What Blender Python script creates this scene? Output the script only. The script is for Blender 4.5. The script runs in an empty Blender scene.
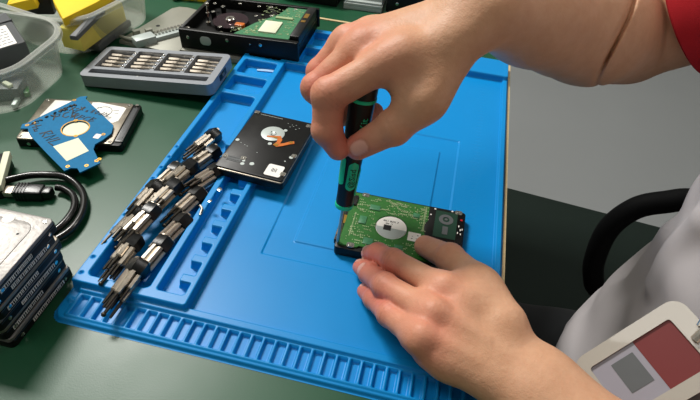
import bpy, bmesh, math, random
import numpy as np
from mathutils import Vector, Matrix, noise
from mathutils.geometry import tessellate_polygon
random.seed(7)
COL = bpy.context.scene.collection
MM = 0.001
DESK = 750.0            # height of the desk top above the floor, mm

# ------------------------------------------------------------------ materials
def lin(h):
    h = h.lstrip('#'); v = [int(h[i:i+2], 16)/255 for i in (0, 2, 4)]
    return [x/12.92 if x <= .04045 else ((x+.055)/1.055)**2.4 for x in v] + [1]
def nmat(name):
    m = bpy.data.materials.new(name); m.use_nodes = True
    return m, m.node_tree.nodes, m.node_tree.links, m.node_tree.nodes['Principled BSDF']
def mat(name, col, rough=.5, metal=0, noise_amt=0, scale=60, bump=0, bscale=None, spec=.5, trans=0, ior=1.45, alpha=1, coat=0, sss=0, rvar=0):
    m, N, L, B = nmat(name)
    c = lin(col)
    B.inputs['Base Color'].default_value = c
    B.inputs['Roughness'].default_value = rough
    B.inputs['Metallic'].default_value = metal
    B.inputs['Specular IOR Level'].default_value = spec
    B.inputs['Transmission Weight'].default_value = trans
    B.inputs['IOR'].default_value = ior
    B.inputs['Alpha'].default_value = alpha
    B.inputs['Coat Weight'].default_value = coat
    tc = N.new('ShaderNodeTexCoord')
    nz = N.new('ShaderNodeTexNoise'); nz.inputs['Scale'].default_value = scale; nz.inputs['Detail'].default_value = 4
    L.new(tc.outputs['Object'], nz.inputs['Vector'])
    if noise_amt:
        mx = N.new('ShaderNodeMix'); mx.data_type = 'RGBA'
        mx.inputs[6].default_value = [x*(1-noise_amt) for x in c[:3]]+[1]
        mx.inputs[7].default_value = [min(1, x*(1+noise_amt)) for x in c[:3]]+[1]
        L.new(nz.outputs['Fac'], mx.inputs[0]); L.new(mx.outputs[2], B.inputs['Base Color'])
    if rvar:
        mr = N.new('ShaderNodeMapRange'); mr.inputs[3].default_value = max(0, rough-rvar); mr.inputs[4].default_value = min(1, rough+rvar)
        L.new(nz.outputs['Fac'], mr.inputs[0]); L.new(mr.outputs[0], B.inputs['Roughness'])
    if bump:
        nb = N.new('ShaderNodeTexNoise'); nb.inputs['Scale'].default_value = bscale or scale; nb.inputs['Detail'].default_value = 3
        L.new(tc.outputs['Object'], nb.inputs['Vector'])
        bp = N.new('ShaderNodeBump'); bp.inputs['Strength'].default_value = bump; bp.inputs['Distance'].default_value = .001
        L.new(nb.outputs['Fac'], bp.inputs['Height']); L.new(bp.outputs[0], B.inputs['Normal'])
    return m
M = {}
M['deskmat'] = mat('green_desk_rubber', '#10482d', .38, noise_amt=.14, scale=9, bump=.06, bscale=900, rvar=.08, spec=.5)
M['deskedge'] = mat('tan_edging', '#c4ae84', .6, noise_amt=.3, scale=300)
M['deskwood'] = mat('desk_board', '#c9c4b6', .6)
M['blue'] = mat('blue_silicone', '#0386cd', .38, noise_amt=.03, scale=30, bump=.04, bscale=1500, spec=.35)
M['floor'] = mat('grey_vinyl', '#86898a', .6, noise_amt=.05, scale=3)
M['floormat'] = mat('dark_green_floor', '#031811', .8, noise_amt=.1, scale=5)
M['wall'] = mat('wall_paint', '#9d9d98', .8, noise_amt=.03, scale=4)
M['ceil'] = mat('ceiling_paint', '#e6e6e2', .9, noise_amt=.03, scale=4)
M['steel'] = mat('polished_steel', '#d6d2cb', .22, 1, noise_amt=.1, scale=200)
M['bitsteel'] = mat('brushed_steel', '#b8aea0', .34, .85, noise_amt=.15, scale=400, rvar=.1)
M['darksteel'] = mat('dark_steel', '#4a4640', .35, 1, noise_amt=.1, scale=300)
M['castalu'] = mat('cast_aluminium', '#8f877a', .38, .85, noise_amt=.15, scale=150, rvar=.1)
M['lid'] = mat('brushed_lid', '#8f8c89', .5, .75, noise_amt=.18, scale=45, bump=.25, bscale=300, rvar=.12)
M['black'] = mat('black_plastic', '#101112', .38, noise_amt=.15, scale=200)
M['blackmetal'] = mat('black_coated_metal', '#0b0b0b', .4, 0, noise_amt=.15, scale=120, rvar=.06, spec=.35)
M['rubber'] = mat('black_rubber', '#0d0e0f', .3, bump=.1, bscale=900)
M['cable'] = mat('black_cable', '#0a0a0b', .25, coat=.2)
M['green_pcb'] = mat('green_solder_mask', '#2f6d2d', .35, noise_amt=.35, scale=350, bump=.15, bscale=500, coat=.3)
M['green_pcb2'] = mat('green_solder_mask_dull', '#3f7a55', .4, noise_amt=.3, scale=250, bump=.2, bscale=400)
M['navy_pcb'] = mat('dark_blue_solder_mask', '#0b2635', .4, noise_amt=.2, scale=100)
M['blue_pcb'] = mat('blue_solder_mask', '#006a9a', .6, noise_amt=.15, scale=250, bump=.1, bscale=500, spec=.2)
M['gold'] = mat('gold_contact', '#c99b4a', .3, .9)
M['solder'] = mat('tinned_solder', '#a9bb8f', .4, .3, noise_amt=.2, scale=600)
M['white'] = mat('white_label', '#ebe8e2', .6, noise_amt=.02, scale=80)
M['cream'] = mat('cream_label', '#d9dcc2', .6, noise_amt=.05, scale=80)
M['ink'] = mat('black_ink', '#151515', .6)
M['orange'] = mat('orange_flex', '#c4661c', .4, noise_amt=.3, scale=300, coat=.3)
M['platter'] = mat('platter_purple', '#5c4650', .15, .9)
M['kitgrey'] = mat('grey_anodised', '#8d9197', .42, .35, noise_amt=.05, scale=300)
M['kitin'] = mat('grey_tray', '#6f7478', .5, .1, noise_amt=.05, scale=300)
M['greyplastic'] = mat('dark_grey_plastic', '#55585a', .45, noise_amt=.08, scale=90)
M['sinkgrey'] = mat('heat_sink_grey', '#b4bdba', .45, .3, noise_amt=.05, scale=90)
M['plate'] = mat('warm_grey_plate', '#8b8b80', .5, .25, noise_amt=.08, scale=60)
M['yellow'] = mat('yellow_foam', '#ecc81d', .7, noise_amt=.06, scale=60, bump=.2, bscale=500)
M['paleyellow'] = mat('pale_yellow_foam', '#efdc6a', .7, noise_amt=.06, scale=60, bump=.2, bscale=500)
M['drivergreen'] = mat('bright_green_grip', '#22d29c', .35)
M['red'] = mat('red_knit', '#b3101f', .85, noise_amt=.12, scale=900, bump=.5, bscale=1800)
M['shirt'] = mat('pale_grey_cloth', '#b3aeb0', .85, noise_amt=.05, scale=40, bump=.15, bscale=2500)
M['trousers'] = mat('black_trousers', '#0b0f12', .9, noise_amt=.2, scale=60)
M['hair'] = mat('black_hair', '#120f0d', .5, noise_amt=.3, scale=200, bump=.6, bscale=500)
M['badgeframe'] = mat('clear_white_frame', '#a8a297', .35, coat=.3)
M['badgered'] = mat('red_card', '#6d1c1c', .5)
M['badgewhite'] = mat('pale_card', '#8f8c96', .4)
M['chairblack'] = mat('black_chair', '#050607', .75, spec=.12)
M['nail'] = mat('nail', '#d9a797', .25, coat=.4)
def clear_plastic():
    m, N, L, B = nmat('clear_plastic')
    N.remove(B)
    out = [n for n in N if n.type == 'OUTPUT_MATERIAL'][0]
    t = N.new('ShaderNodeBsdfTransparent'); t.inputs[0].default_value = (.93, .95, .93, 1)
    g = N.new('ShaderNodeBsdfGlossy'); g.inputs['Roughness'].default_value = .12; g.inputs[0].default_value = (.9, .9, .9, 1)
    d = N.new('ShaderNodeBsdfDiffuse'); d.inputs[0].default_value = (.78, .79, .75, 1)
    f = N.new('ShaderNodeLayerWeight'); f.inputs[0].default_value = .35
    m1 = N.new('ShaderNodeMixShader'); m2 = N.new('ShaderNodeMixShader')
    mr = N.new('ShaderNodeMapRange'); mr.inputs[3].default_value = .07; mr.inputs[4].default_value = .4
    L.new(f.outputs['Facing'], mr.inputs[0]); L.new(mr.outputs[0], m1.inputs[0])
    L.new(t.outputs[0], m1.inputs[1]); L.new(d.outputs[0], m1.inputs[2])
    m2.inputs[0].default_value = .06
    L.new(m1.outputs[0], m2.inputs[1]); L.new(g.outputs[0], m2.inputs[2]); L.new(m2.outputs[0], out.inputs[0])
    return m
M['clear'] = clear_plastic()
def skin_mat():
    m, N, L, B = nmat('skin')
    a = N.new('ShaderNodeAttribute'); a.attribute_name = 'tint'
    sep = N.new('ShaderNodeSeparateColor'); L.new(a.outputs['Color'], sep.inputs[0])
    tc = N.new('ShaderNodeTexCoord'); nz = N.new('ShaderNodeTexNoise'); nz.inputs['Scale'].default_value = 60; nz.inputs['Detail'].default_value = 8; nz.inputs['Roughness'].default_value = .7
    L.new(tc.outputs['Object'], nz.inputs['Vector'])
    def mix(f, A, Bc):
        x = N.new('ShaderNodeMix'); x.data_type = 'RGBA'
        if f: L.new(f, x.inputs[0])
        for s, v in ((6, A), (7, Bc)):
            if isinstance(v, str): x.inputs[s].default_value = lin(v)
            else: L.new(v, x.inputs[s])
        return x
    base = mix(nz.outputs['Fac'], '#bd8866', '#dfb190')
    r = mix(sep.outputs[0], base.outputs[2], '#cf7a66')
    n = mix(sep.outputs[1], r.outputs[2], '#dba596')
    dk = mix(sep.outputs[2], n.outputs[2], '#8a4f3c')
    L.new(dk.outputs[2], B.inputs['Base Color'])
    B.inputs['Roughness'].default_value = .5
    B.inputs['Specular IOR Level'].default_value = .4
    B.inputs['Subsurface Weight'].default_value = .12
    B.inputs['Subsurface Radius'].default_value = (1, .35, .2)
    B.inputs['Subsurface Scale'].default_value = .004
    vo = N.new('ShaderNodeTexVoronoi'); vo.inputs['Scale'].default_value = 900
    L.new(tc.outputs['Object'], vo.inputs['Vector'])
    n2 = N.new('ShaderNodeTexNoise'); n2.inputs['Scale'].default_value = 260; n2.inputs['Detail'].default_value = 4
    L.new(tc.outputs['Object'], n2.inputs['Vector'])
    ad = N.new('ShaderNodeMath'); ad.operation = 'MULTIPLY_ADD'; ad.inputs[1].default_value = .25
    L.new(vo.outputs['Distance'], ad.inputs[0]); L.new(n2.outputs['Fac'], ad.inputs[2])
    bp = N.new('ShaderNodeBump'); bp.inputs['Strength'].default_value = .4; bp.inputs['Distance'].default_value = .0009
    L.new(ad.outputs[0], bp.inputs['Height']); L.new(bp.outputs[0], B.inputs['Normal'])
    return m
M['skin'] = skin_mat()

# ------------------------------------------------------------------ mesh builder (mm)
def offset_poly(pts, d):
    n = len(pts); out = []
    for i in range(n):
        a, b, c = Vector(pts[i-1][:2]), Vector(pts[i][:2]), Vector(pts[(i+1) % n][:2])
        e1, e2 = (b-a), (c-b)
        if e1.length < 1e-9 or e2.length < 1e-9: out.append(tuple(b)); continue
        n1 = Vector((e1.y, -e1.x)).normalized(); n2 = Vector((e2.y, -e2.x)).normalized()
        k = n1+n2
        k = k/max(.3, k.length_squared)*2 if k.length > 1e-6 else n1
        out.append(tuple(b-k*d))
    return out
def rrect(x0, x1, y0, y1, r=2, n=5):
    if r <= 0: return [(x0, y0), (x1, y0), (x1, y1), (x0, y1)]
    p = []
    for cx, cy, a in ((x1-r, y0+r, -90), (x1-r, y1-r, 0), (x0+r, y1-r, 90), (x0+r, y0+r, 180)):
        for i in range(n+1):
            t = math.radians(a+90*i/n); p.append((cx+r*math.cos(t), cy+r*math.sin(t)))
    return p
def circ(cx, cy, r, n=28, ry=None):
    return [(cx+r*math.cos(2*math.pi*i/n), cy+(ry or r)*math.sin(2*math.pi*i/n)) for i in range(n)]
class MB:
    def __init__(s): s.v = []; s.f = []; s.mi = []; s.cur = 0; s.T = None
    def add(s, vs, fs):
        b = len(s.v)
        if s.T is not None: vs = [tuple(s.T @ Vector(v)) for v in vs]
        s.v += [tuple(v) for v in vs]; s.f += [tuple(b+i for i in f) for f in fs]; s.mi += [s.cur]*len(fs)
        return s
    def prism(s, poly, z0, z1, ch=0, holes=()):
        """extrude a counter-clockwise outline, with optional holes and a chamfered upper edge"""
        if ch and not holes:
            rings = [(poly, z0), (poly, z1-ch), (offset_poly(poly, ch*.35), z1-ch*.3), (offset_poly(poly, ch), z1)]
            n = len(poly); vs = []; fs = []
            for r, z in rings: vs += [(p[0], p[1], z) for p in r]
            for k in range(3):
                for i in range(n):
                    j = (i+1) % n; fs.append((k*n+i, k*n+j, (k+1)*n+j, (k+1)*n+i))
            fs.append(tuple(3*n+i for i in range(n))); fs.append(tuple(reversed(range(n))))
            return s.add(vs, fs)
        loops = [poly]+[list(h) for h in holes]
        flat = [p for l in loops for p in l]
        tris = tessellate_polygon([[Vector((p[0], p[1], 0)) for p in l] for l in loops]) if (holes or len(poly) > 4) else [(0, 1, 2), (0, 2, 3)] if len(poly) == 4 else [(0, 1, 2)]
        n = len(flat); vs = [(p[0], p[1], z0) for p in flat]+[(p[0], p[1], z1) for p in flat]
        fs = []
        for t in tris:
            a, b, c = [Vector(flat[i][:2]) for i in t]
            up = (b-a).cross(c-a) > 0
            t = t if up else tuple(reversed(t))
            fs.append(tuple(i+n for i in t)); fs.append(tuple(reversed(t)))
        o = 0
        for li, l in enumerate(loops):
            m_ = len(l)
            area = sum(l[i][0]*l[(i+1) % m_][1]-l[(i+1) % m_][0]*l[i][1] for i in range(m_))
            for i in range(m_):
                a, b = o+i, o+(i+1) % m_
                q = (a, b, b+n, a+n)
                if (area > 0) != (li == 0): q = tuple(reversed(q))
                fs.append(q)
            o += m_
        return s.add(vs, fs)
    def box(s, x0, x1, y0, y1, z0, z1, r=0, ch=0):
        return s.prism(rrect(x0, x1, y0, y1, r), z0, z1, ch)
    def cyl(s, cx, cy, z0, z1, r, n=24, ch=0): return s.prism(circ(cx, cy, r, n), z0, z1, ch)
    def sweep(s, pts, rad, n=10, cap=True, flat=1.0):
        P_ = [Vector(p) for p in pts]; m_ = len(P_)
        rad = rad if hasattr(rad, '__len__') else [rad]*m_
        t0 = (P_[1]-P_[0]).normalized(); up = Vector((0, 0, 1)) if abs(t0.z) < .9 else Vector((1, 0, 0))
        nx = t0.cross(up).normalized(); vs = []
        for i, p in enumerate(P_):
            t = (P_[min(i+1, m_-1)]-P_[max(i-1, 0)]).normalized()
            nx = (nx-t*nx.dot(t)).normalized(); ny = t.cross(nx)
            for k in range(n):
                a = 2*math.pi*(k+.5)/n; vs.append(p+(nx*math.cos(a)+ny*math.sin(a)*flat)*rad[i])
        fs = [(i*n+k, i*n+(k+1) % n, (i+1)*n+(k+1) % n, (i+1)*n+k) for i in range(m_-1) for k in range(n)]
        if cap: fs += [tuple(reversed(range(n))), tuple((m_-1)*n+k for k in range(n))]
        return s.add(vs, fs)
    def lathe(s, prof, n=28, cx=0, cy=0):
        vs = []; fs = []; m_ = len(prof)
        for r, z in prof:
            for k in range(n):
                a = 2*math.pi*k/n; vs.append((cx+r*math.cos(a), cy+r*math.sin(a), z))
        for i in range(m_-1):
            for k in range(n): fs.append((i*n+k, i*n+(k+1) % n, (i+1)*n+(k+1) % n, (i+1)*n+k))
        fs += [tuple(reversed(range(n))), tuple((m_-1)*n+k for k in range(n))]
        return s.add(vs, fs)
    def ball(s, c, r, n=12, sz=1):
        prof = [(max(.01, r*math.sin(math.pi*i/n)), c[2]-r*sz*math.cos(math.pi*i/n)) for i in range(n+1)]
        return s.lathe(prof, n*2, c[0], c[1])
    def text(s, body, x, y, z, size, rot=0, ext=.08, T=None, align='LEFT'):
        cu = bpy.data.curves.new('lettering', 'FONT'); cu.body = body; cu.size = size; cu.extrude = ext
        cu.resolution_u = 2; cu.align_x = align
        o = bpy.data.objects.new('lettering', cu)
        me = bpy.data.meshes.new_from_object(o)
        X = (T or Matrix.Identity(4)) @ Matrix.Translation((x, y, z)) @ Matrix.Rotation(rot, 4, 'Z')
        s.add([X @ v.co for v in me.vertices], [tuple(p.vertices) for p in me.polygons])
        bpy.data.objects.remove(o); bpy.data.curves.remove(cu); bpy.data.meshes.remove(me)
        return s
    def build(s, name, m, parent=None, smooth=True, angle=35):
        me = bpy.data.meshes.new(name)
        me.from_pydata([(a*MM, b*MM, c*MM) for a, b, c in s.v], [], s.f)
        ms = m if isinstance(m, (list, tuple)) else [m]
        for q in ms: me.materials.append(M[q] if isinstance(q, str) else q)
        if len(ms) > 1: me.polygons.foreach_set('material_index', s.mi)
        if smooth: me.shade_smooth(); me.set_sharp_from_angle(angle=math.radians(angle))
        me.update()
        o = bpy.data.objects.new(name, me); COL.objects.link(o)
        if parent is not None: o.parent = parent
        return o
def tag(o, label=None, cat=None, group=None, kind=None):
    if label: o['label'] = label
    if cat: o['category'] = cat
    if group: o['group'] = group
    if kind: o['kind'] = kind
    return o
def thing(name, loc, rz, label, cat, group=None, rx=0, ry=0):
    o = bpy.data.objects.new(name, None); COL.objects.link(o); o.empty_display_size = .02
    o.location = (loc[0]*MM, loc[1]*MM, (loc[2]+DESK)*MM); o.rotation_euler = (rx, ry, rz)
    return tag(o, label, cat, group)
def place(o, loc, rz=0):
    o.location = (loc[0]*MM, loc[1]*MM, (loc[2]+DESK)*MM); o.rotation_euler = (0, 0, rz); return o
def copy_tree(o, parent=None):
    c = o.copy(); COL.objects.link(c); c.parent = parent
    for ch in [x for x in bpy.data.objects if x.parent == o]: copy_tree(ch, c)
    return c
def struct(name, mb, m, **k):
    o = mb.build(name, m, **k); o.location.z = DESK*MM; o['kind'] = 'structure'; return o
R = math.radians

# ------------------------------------------------------------------ room and desk (mm, z = 0 is the desk top)
X0, X1, Y0, Y1, ZF, ZC = -1900, 2300, -1500, 3000, -750, 1950
struct('floor', MB().box(X0-100, X1+100, Y0-100, Y1+100, ZF-50, ZF), 'floor')
struct('ceiling', MB().box(X0-100, X1+100, Y0-100, Y1+100, ZC, ZC+60), 'ceil')
struct('wall_left', MB().box(X0-100, X0, Y0, Y1, ZF, ZC), 'wall')
struct('wall_right', MB().box(X1, X1+100, Y0, Y1, ZF, ZC), 'wall')
struct('wall_back', MB().box(X0-100, X1+100, Y1, Y1+100, ZF, ZC), 'wall')
struct('wall_front', MB().box(X0-100, X1+100, Y0-100, Y0, ZF, ZC), 'wall')
fm = MB().prism([(-900, -1200), (1700, -1200), (1700, 1035), (-900, 1300)], ZF, ZF+3, 1).build('floor_mat', 'floormat')
fm.location.z = DESK*MM
tag(fm, 'dark green rubber mat covering the grey floor beside the desk', 'floor mat')

desk = thing('desk', (0, 0, 0), 0, 'workbench desk topped with dark green anti-static sheet and tan edging', 'desk')
MB().box(-1150, 319, -600, 1000, -28, -2, 3).build('desk_top', 'deskwood', desk)
MB().box(-1150, 318.6, -600, 531, -2, 0).build('bench_sheet', 'deskmat', desk)
MB().prism([(-1150, 533.5), (318.6, 533.5), (318.6, 1000), (-1150, 1000)], -2, -.2).build('bench_sheet', 'deskmat', desk)
MB().box(-1150, 318.6, 530.2, 534.2, -1.9, 1.2, ).build('seam_strip', 'deskedge', desk)
MB().box(318.7, 321.3, -600, 1000, -26, .5).build('edge_strip', 'deskedge', desk)
for x in (-1100, 255):
    for y in (-550, 930): MB().box(x, x+45, y, y+45, -750, -28, 3).build('leg', 'greyplastic', desk)

# ------------------------------------------------------------------ blue silicone repair mat (height field)
def sd_rr(X, Y, x0, x1, y0, y1, r=3.0):
    cx, cy, hx, hy = (x0+x1)/2, (y0+y1)/2, (x1-x0)/2-r, (y1-y0)/2-r
    qx, qy = np.abs(X-cx)-hx, np.abs(Y-cy)-hy
    return np.hypot(np.maximum(qx, 0), np.maximum(qy, 0))+np.minimum(np.maximum(qx, qy), 0)-r
def step(d, w=.5): t = np.clip(.5-d/(2*w), 0, 1); return t*t*(3-2*t)
def repair_mat():
    h = .62; W, H = 318., 478.
    xs = np.arange(-1.6, W+2, h); ys = np.arange(-1.6, H+2, h)
    X, Y = np.meshgrid(xs, ys, indexing='ij')
    Z = np.full_like(X, 3.0)
    def raise_(z, w=.8, *a, r=3.): 
        nonlocal Z; k = step(sd_rr(X, Y, *a, r=r), w); Z = Z+(np.maximum(Z, z)-Z)*k
    def cut(z, *a, r=2.5, w=.8):
        nonlocal Z; k = step(sd_rr(X, Y, *a, r=r), w); Z = Z+(np.minimum(Z, z)-Z)*k
    # engraved working area: two stepped rectangles
    cut(1.9, 124, 270, 98, 300, r=1.5, w=.35); raise_(3.1, .35, 146, 252, 118, 277, r=1.5)
    # faint ruler ticks along the right
    for i in range(60):
        L_ = 6 if i % 5 else 10
        cut(2.75, 292-L_, 292, 60+6*i, 60.9+6*i, r=.3, w=.4)
    raise_(6.0, .8, 311, W, 24, H); raise_(7.0, 1.0, 8, W-1, 24, 31)
    raise_(4.4, .6, 9, W-4, 3.6, 23.8, r=1.5)
    for i in range(33):
        x = 12.2+8.9*i
        if x+6 < 312: cut(.8, x, x+6.4, 5.6, 22.2, r=.8, w=.42)
    d = np.hypot(X-6, Y-17); Z = Z+1.2*step(d-2.2, .6)
    # raised compartment block
    raise_(12, .8, 0, 92, 28, 222, r=3); raise_(12, .8, 0, 54, 28, 385, r=3)
    raise_(12, 1.2, 0, 132, 381, H, r=4); raise_(11, 1.2, 120, W, 437, H, r=4)
    cut(1.6, 10.5, 59, 36, 212, r=4, w=.8); cut(1.6, 7.5, 46.5, 150, 298, r=4, w=.8)
    cut(2.5, 7.5, 46.5, 306, 336, r=3, w=.8); cut(2.5, 7.5, 46.5, 344, 374, r=3, w=.8)
    cut(2.5, 7.5, 46.5, 384, 468, r=3, w=.8)
    cut(3, 66, 92, 389, 425, r=3, w=.8); cut(3, 66, 92, 434, 468, r=3, w=.8); cut(3, 100, 126, 389, 468, r=3, w=.8)
    for i in range(2): cut(3, 138+35*i, 166+35*i, 443, 470, r=3, w=.8)
    cut(3.5, 65.5, 86.5, 37, 214, r=2.5, w=.7)
    for y in (52, 72, 92, 112, 132, 152, 172, 192): raise_(12, .7, 77, 90, y-4, y+4, r=1.5)
    for y in range(36, 205, 16): 
        d = np.hypot(X-5, Y-y); Z = Z-1.8*step(d-1.3, .5)
    o = sd_rr(X, Y, 0, W, 0, H, r=9)
    Z = Z*step(o+.9, 1.0)
    n, m_ = X.shape
    co = np.stack([X, Y, Z], -1).reshape(-1, 3)*MM
    idx = np.arange(n*m_).reshape(n, m_)
    q = np.stack([idx[:-1, :-1], idx[1:, :-1], idx[1:, 1:], idx[:-1, 1:]], -1).reshape(-1, 4)
    keep = (o.reshape(-1)[q].min(1) < .8); q = q[keep]
    used = np.unique(q); rm = np.full(n*m_, -1); rm[used] = np.arange(len(used)); q = rm[q]; co = co[used]
    me = bpy.data.meshes.new('repair_mat'); me.from_pydata(co.tolist(), [], q.tolist())
    me.materials.append(M['blue']); me.shade_smooth(); me.update()
    ob = bpy.data.objects.new('repair_mat', me); COL.objects.link(ob); ob.location = (0, 0, (DESK+.25)*MM)
    return tag(ob, 'bright blue silicone repair mat with compartments and a slotted front strip', 'mat')
repair_mat()
# ------------------------------------------------------------------ drives and boards
def screw(parent, x, y, z, r=2.1, m='steel', tab=False):
    b = MB()
    b.lathe([(r, z-.6), (r, z+.15), (r*.8, z+.5), (r*.45, z+.5), (r*.35, z+.1)], 14, x, y)
    return b.build('screw', m, parent)
def scatter(b, n, region, z, avoid, lo=.5, hi=1.7, seed=3):
    rr = random.Random(seed); k = 0; t = 0
    while k < n and t < n*30:
        t += 1; x = rr.uniform(region[0], region[1]); y = rr.uniform(region[2], region[3])
        if any(a[0] < x < a[1] and a[2] < y < a[3] for a in avoid): continue
        if rr.random() < .45:
            for j in range(rr.randint(2, 4)):
                b.box(x+j*1.5, x+j*1.5+.8, y, y+.9, z, z+.35)
        else:
            w, h = rr.uniform(lo, hi), rr.uniform(lo, hi)*.7; b.box(x, x+w, y, y+h, z, z+rr.uniform(.2, .5))
        k += 1
    return b
def barcode(b, x0, x1, y0, y1, z, seed=1, vert=False):
    rr = random.Random(seed); p = x0 if not vert else y0; e = x1 if not vert else y1
    while p < e-.8:
        w = rr.choice((.25, .4, .7))
        if vert: b.box(x0, x1, p, p+w, z, z+.06)
        else: b.box(p, p+w, y0, y1, z, z+.06)
        p += w+rr.choice((.35, .5, .8))

# green board laptop drive being opened
g = thing('laptop_hard_drive', (180.6, 113.6, 3.4), .004, 'laptop hard drive with green circuit board facing up, under the screwdriver tip', 'hard drive')
LX, WY = 103, 70
MB().prism(rrect(0, LX, 0, WY, 3), 0, 8.6, .8).build('chassis', 'blackmetal', g)
MB().prism(rrect(69, LX-1.2, 29, WY-1.5, 3), 8.6, 9.9, .4).build('cover', 'blackmetal', g)
out = [(3, 3), (18, 3), (20, 5), (LX-4, 3), (LX-3, 27)]+[(78-9*math.sin(t), 39-12*math.cos(t)) for t in [i*math.pi/10 for i in range(0, 6)]]+[(69, 46), (71, 49), (71, 67), (3, 67)]
MB().prism(out, 8.5, 10.1, holes=[list(reversed(circ(42, 33, 13.8, 40)))]).build('circuit_board', 'green_pcb', g)
b = MB(); scatter(b, 190, (7, 68, 6, 65), 10.1, [(27, 58, 18, 48), (54, 69, 20, 35), (0, 22, 60, 70)], .5, 1.3, 5)
scatter(b, 50, (34, 67, 48, 64), 10.1, [], .5, 1.3, 9); scatter(b, 40, (66, 100, 6, 24), 10.1, [], .5, 1.3, 19)
for i in range(22): b.box(67.6, 69, 36+1.3*i, 36.7+1.3*i, 10.1, 10.4)
for i in range(26): b.box(9+.0*i, 10, 14+1.1*i, 14.6+1.1*i, 10.1, 10.3)
tag(b.build('solder_pads', 'solder', g, smooth=False), kind='stuff')
for x, y, w, h in ((20, 49, 9, 6), (58, 50, 6, 5), (22, 8, 8, 7), (48, 9, 7, 5), (14, 30, 6, 9), (80, 10, 9, 7)): MB().box(x, x+w, y, y+h, 10, 10.9, ch=.15).build('chip', 'green_pcb2', g)
d = MB(); d.cyl(42, 33, 8.6, 9.6, 13.2, 40); disc = d.build('spindle_hub', 'white', g)
b = MB(); b.prism([(42+13*math.cos(t), 33+13*math.sin(t)) for t in [math.pi*1.02+i*math.pi*.96/18 for i in range(19)]], 9.55, 9.75)
b.build('grey_segment', 'sinkgrey', disc)
b = MB(); b.box(35.5, 42, 29, 35, 9.6, 9.9); b.build('square_mark', 'ink', disc)
b = MB(); b.text('4K1 B3X 7', 34, 39, 9.66, 3.0); b.text('E96 19', 36.5, 36.2, 9.66, 2.2); b.build('lettering', 'ink', disc)
l = MB().box(57, 67.5, 22, 32, 10.1, 10.25).build('code_label', 'white', g)
b = MB(); rr = random.Random(4)
for i in range(7): b.box(*((lambda x, y: (x, x+rr.uniform(.6, 1.6), y, y+.5))(59+rr.random()*6, 24+rr.random()*6)), 10.25, 10.3)
b.build('print', 'ink', l)
rg = MB(); rg.box(77, 96, 33, 65, 9.9, 10.1, .5); rg = rg.build('sticker', 'green_pcb2', g); rg.data.materials[0] = mat('dark_green_sticker', '#173a2c', .4, noise_amt=.1)
b = MB(); b.prism(circ(86.5, 55, 6.2, 28), 10.1, 10.4, holes=[list(reversed(circ(86.5, 55, 3, 20)))]); b.cyl(86.5, 55, 10.1, 10.6, 1.4, 14); b.box(84.3, 89, 37, 46.5, 10.1, 10.35); b.build('stamped_ring', 'greyplastic', rg)
b = MB(); b.cyl(99.5, 58, 9.9, 10.3, 1.1, 12); ld = b.build('paint_dot', 'red', g)
b = MB()
for x, y in ((97.5, 49), (99, 45), (100.5, 46), (97, 41), (99.5, 40)): b.box(x, x+.8, y, y+2.2, 9.9, 10.05)
for x, y, r_ in ((76, 66, .9), (73, 58, .8), (91, 67, .9)): b.cyl(x, y, 9.9, 10.2, r_, 12)
b.build('print', 'white', g)
c = MB(); c.box(-1.6, 6.5, 7, 60, 4.5, 9.6, .6, .4); c.box(1.5, 8, 50, 62, 8.5, 11.8, .6, .4); con = c.build('connector', 'black', g)
b = MB()
b.box(-1.2, 3.6, 42, 49, 9.6, 9.9); b.box(-1.2, 3.6, 27, 37, 9.6, 9.9); b.box(-1.2, 2.6, 13, 19, 9.6, 9.9)
b.build('contacts', 'gold', con)
for x, y in ((13.5, 66), (96.5, 66.5), (13, 4)): 
    MB().box(x-3.2, x+3.2, y-2.4, y+2.6, 9.9, 10.3, 1.5).build('screw_tab', 'steel', g); screw(g, x, y, 10.4, 2.0)
MB().cyl(3.5, 67, 9.8, 10.6, 1.3, 12).build('screw', 'steel', g)

# black laptop drive
k = thing('laptop_hard_drive', (53.8, 169.2, 12.2), -.06, 'black laptop hard drive with orange ribbon and small white label, lying on the blue mat', 'hard drive')
MB().prism(rrect(0, 69.9, 0, 100, 3), 0, 7.4, .6).build('chassis', 'blackmetal', k); MB().prism(rrect(.4, 69.5, .6, 99.4, 3), 7.2, 8, .3).build('steel_rim', 'castalu', k)
MB().prism(rrect(.9, 69, 2, 98.5, 2.5), 7.5, 9.6, .5).build('cover', 'blackmetal', k)
b = MB(); b.lathe([(12, 9.4), (12, 9.9), (11.4, 10.1), (3.8, 10.1), (3.6, 10.7), (2.4, 10.8), (1.2, 10.2)], 36, 33.5, 67); hb = b.build('spindle_hub', 'sinkgrey', k)
b = MB(); 
for i in range(3):
    a = i*2.1+.4; b.cyl(33.5+2.6*math.cos(a), 67+2.6*math.sin(a), 10.7, 10.95, .6, 8)
b.build('hub_screws', 'ink', hb)
fx = [(30, 59.5), (41, 61), (42.5, 55), (40.5, 49.5), (45, 47.5), (50.5, 51), (56, 56), (60, 58.5), (58.5, 62), (54.5, 60), (50, 55.5), (46.5, 53.5), (46.5, 60), (43, 65.5), (34, 62.6), (29.5, 61.5)]
fl = MB().prism(fx, 9.9, 10.35).build('ribbon', 'orange', k)
b = MB(); b.box(41.5, 45.5, 48.8, 52, 10.3, 10.6); b.box(54.6, 58, 57.8, 60.4, 10.3, 10.6); b.box(37, 41, 60, 62, 10.3, 10.5); b.build('contacts', 'gold', fl)
lb = MB().prism(rrect(48.5, 64.5, 5.6, 22, 2), 9.6, 9.75).build('code_label', 'white', k)
b = MB()
for i in range(5):
    for j in range(5):
        if (i*7+j*5+i*j) % 3: b.box(53.5+i*1.1, 54.4+i*1.1, 11.5+j*1.1, 12.4+j*1.1, 9.75, 9.8)
b.build('print', 'greyplastic', lb)
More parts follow.
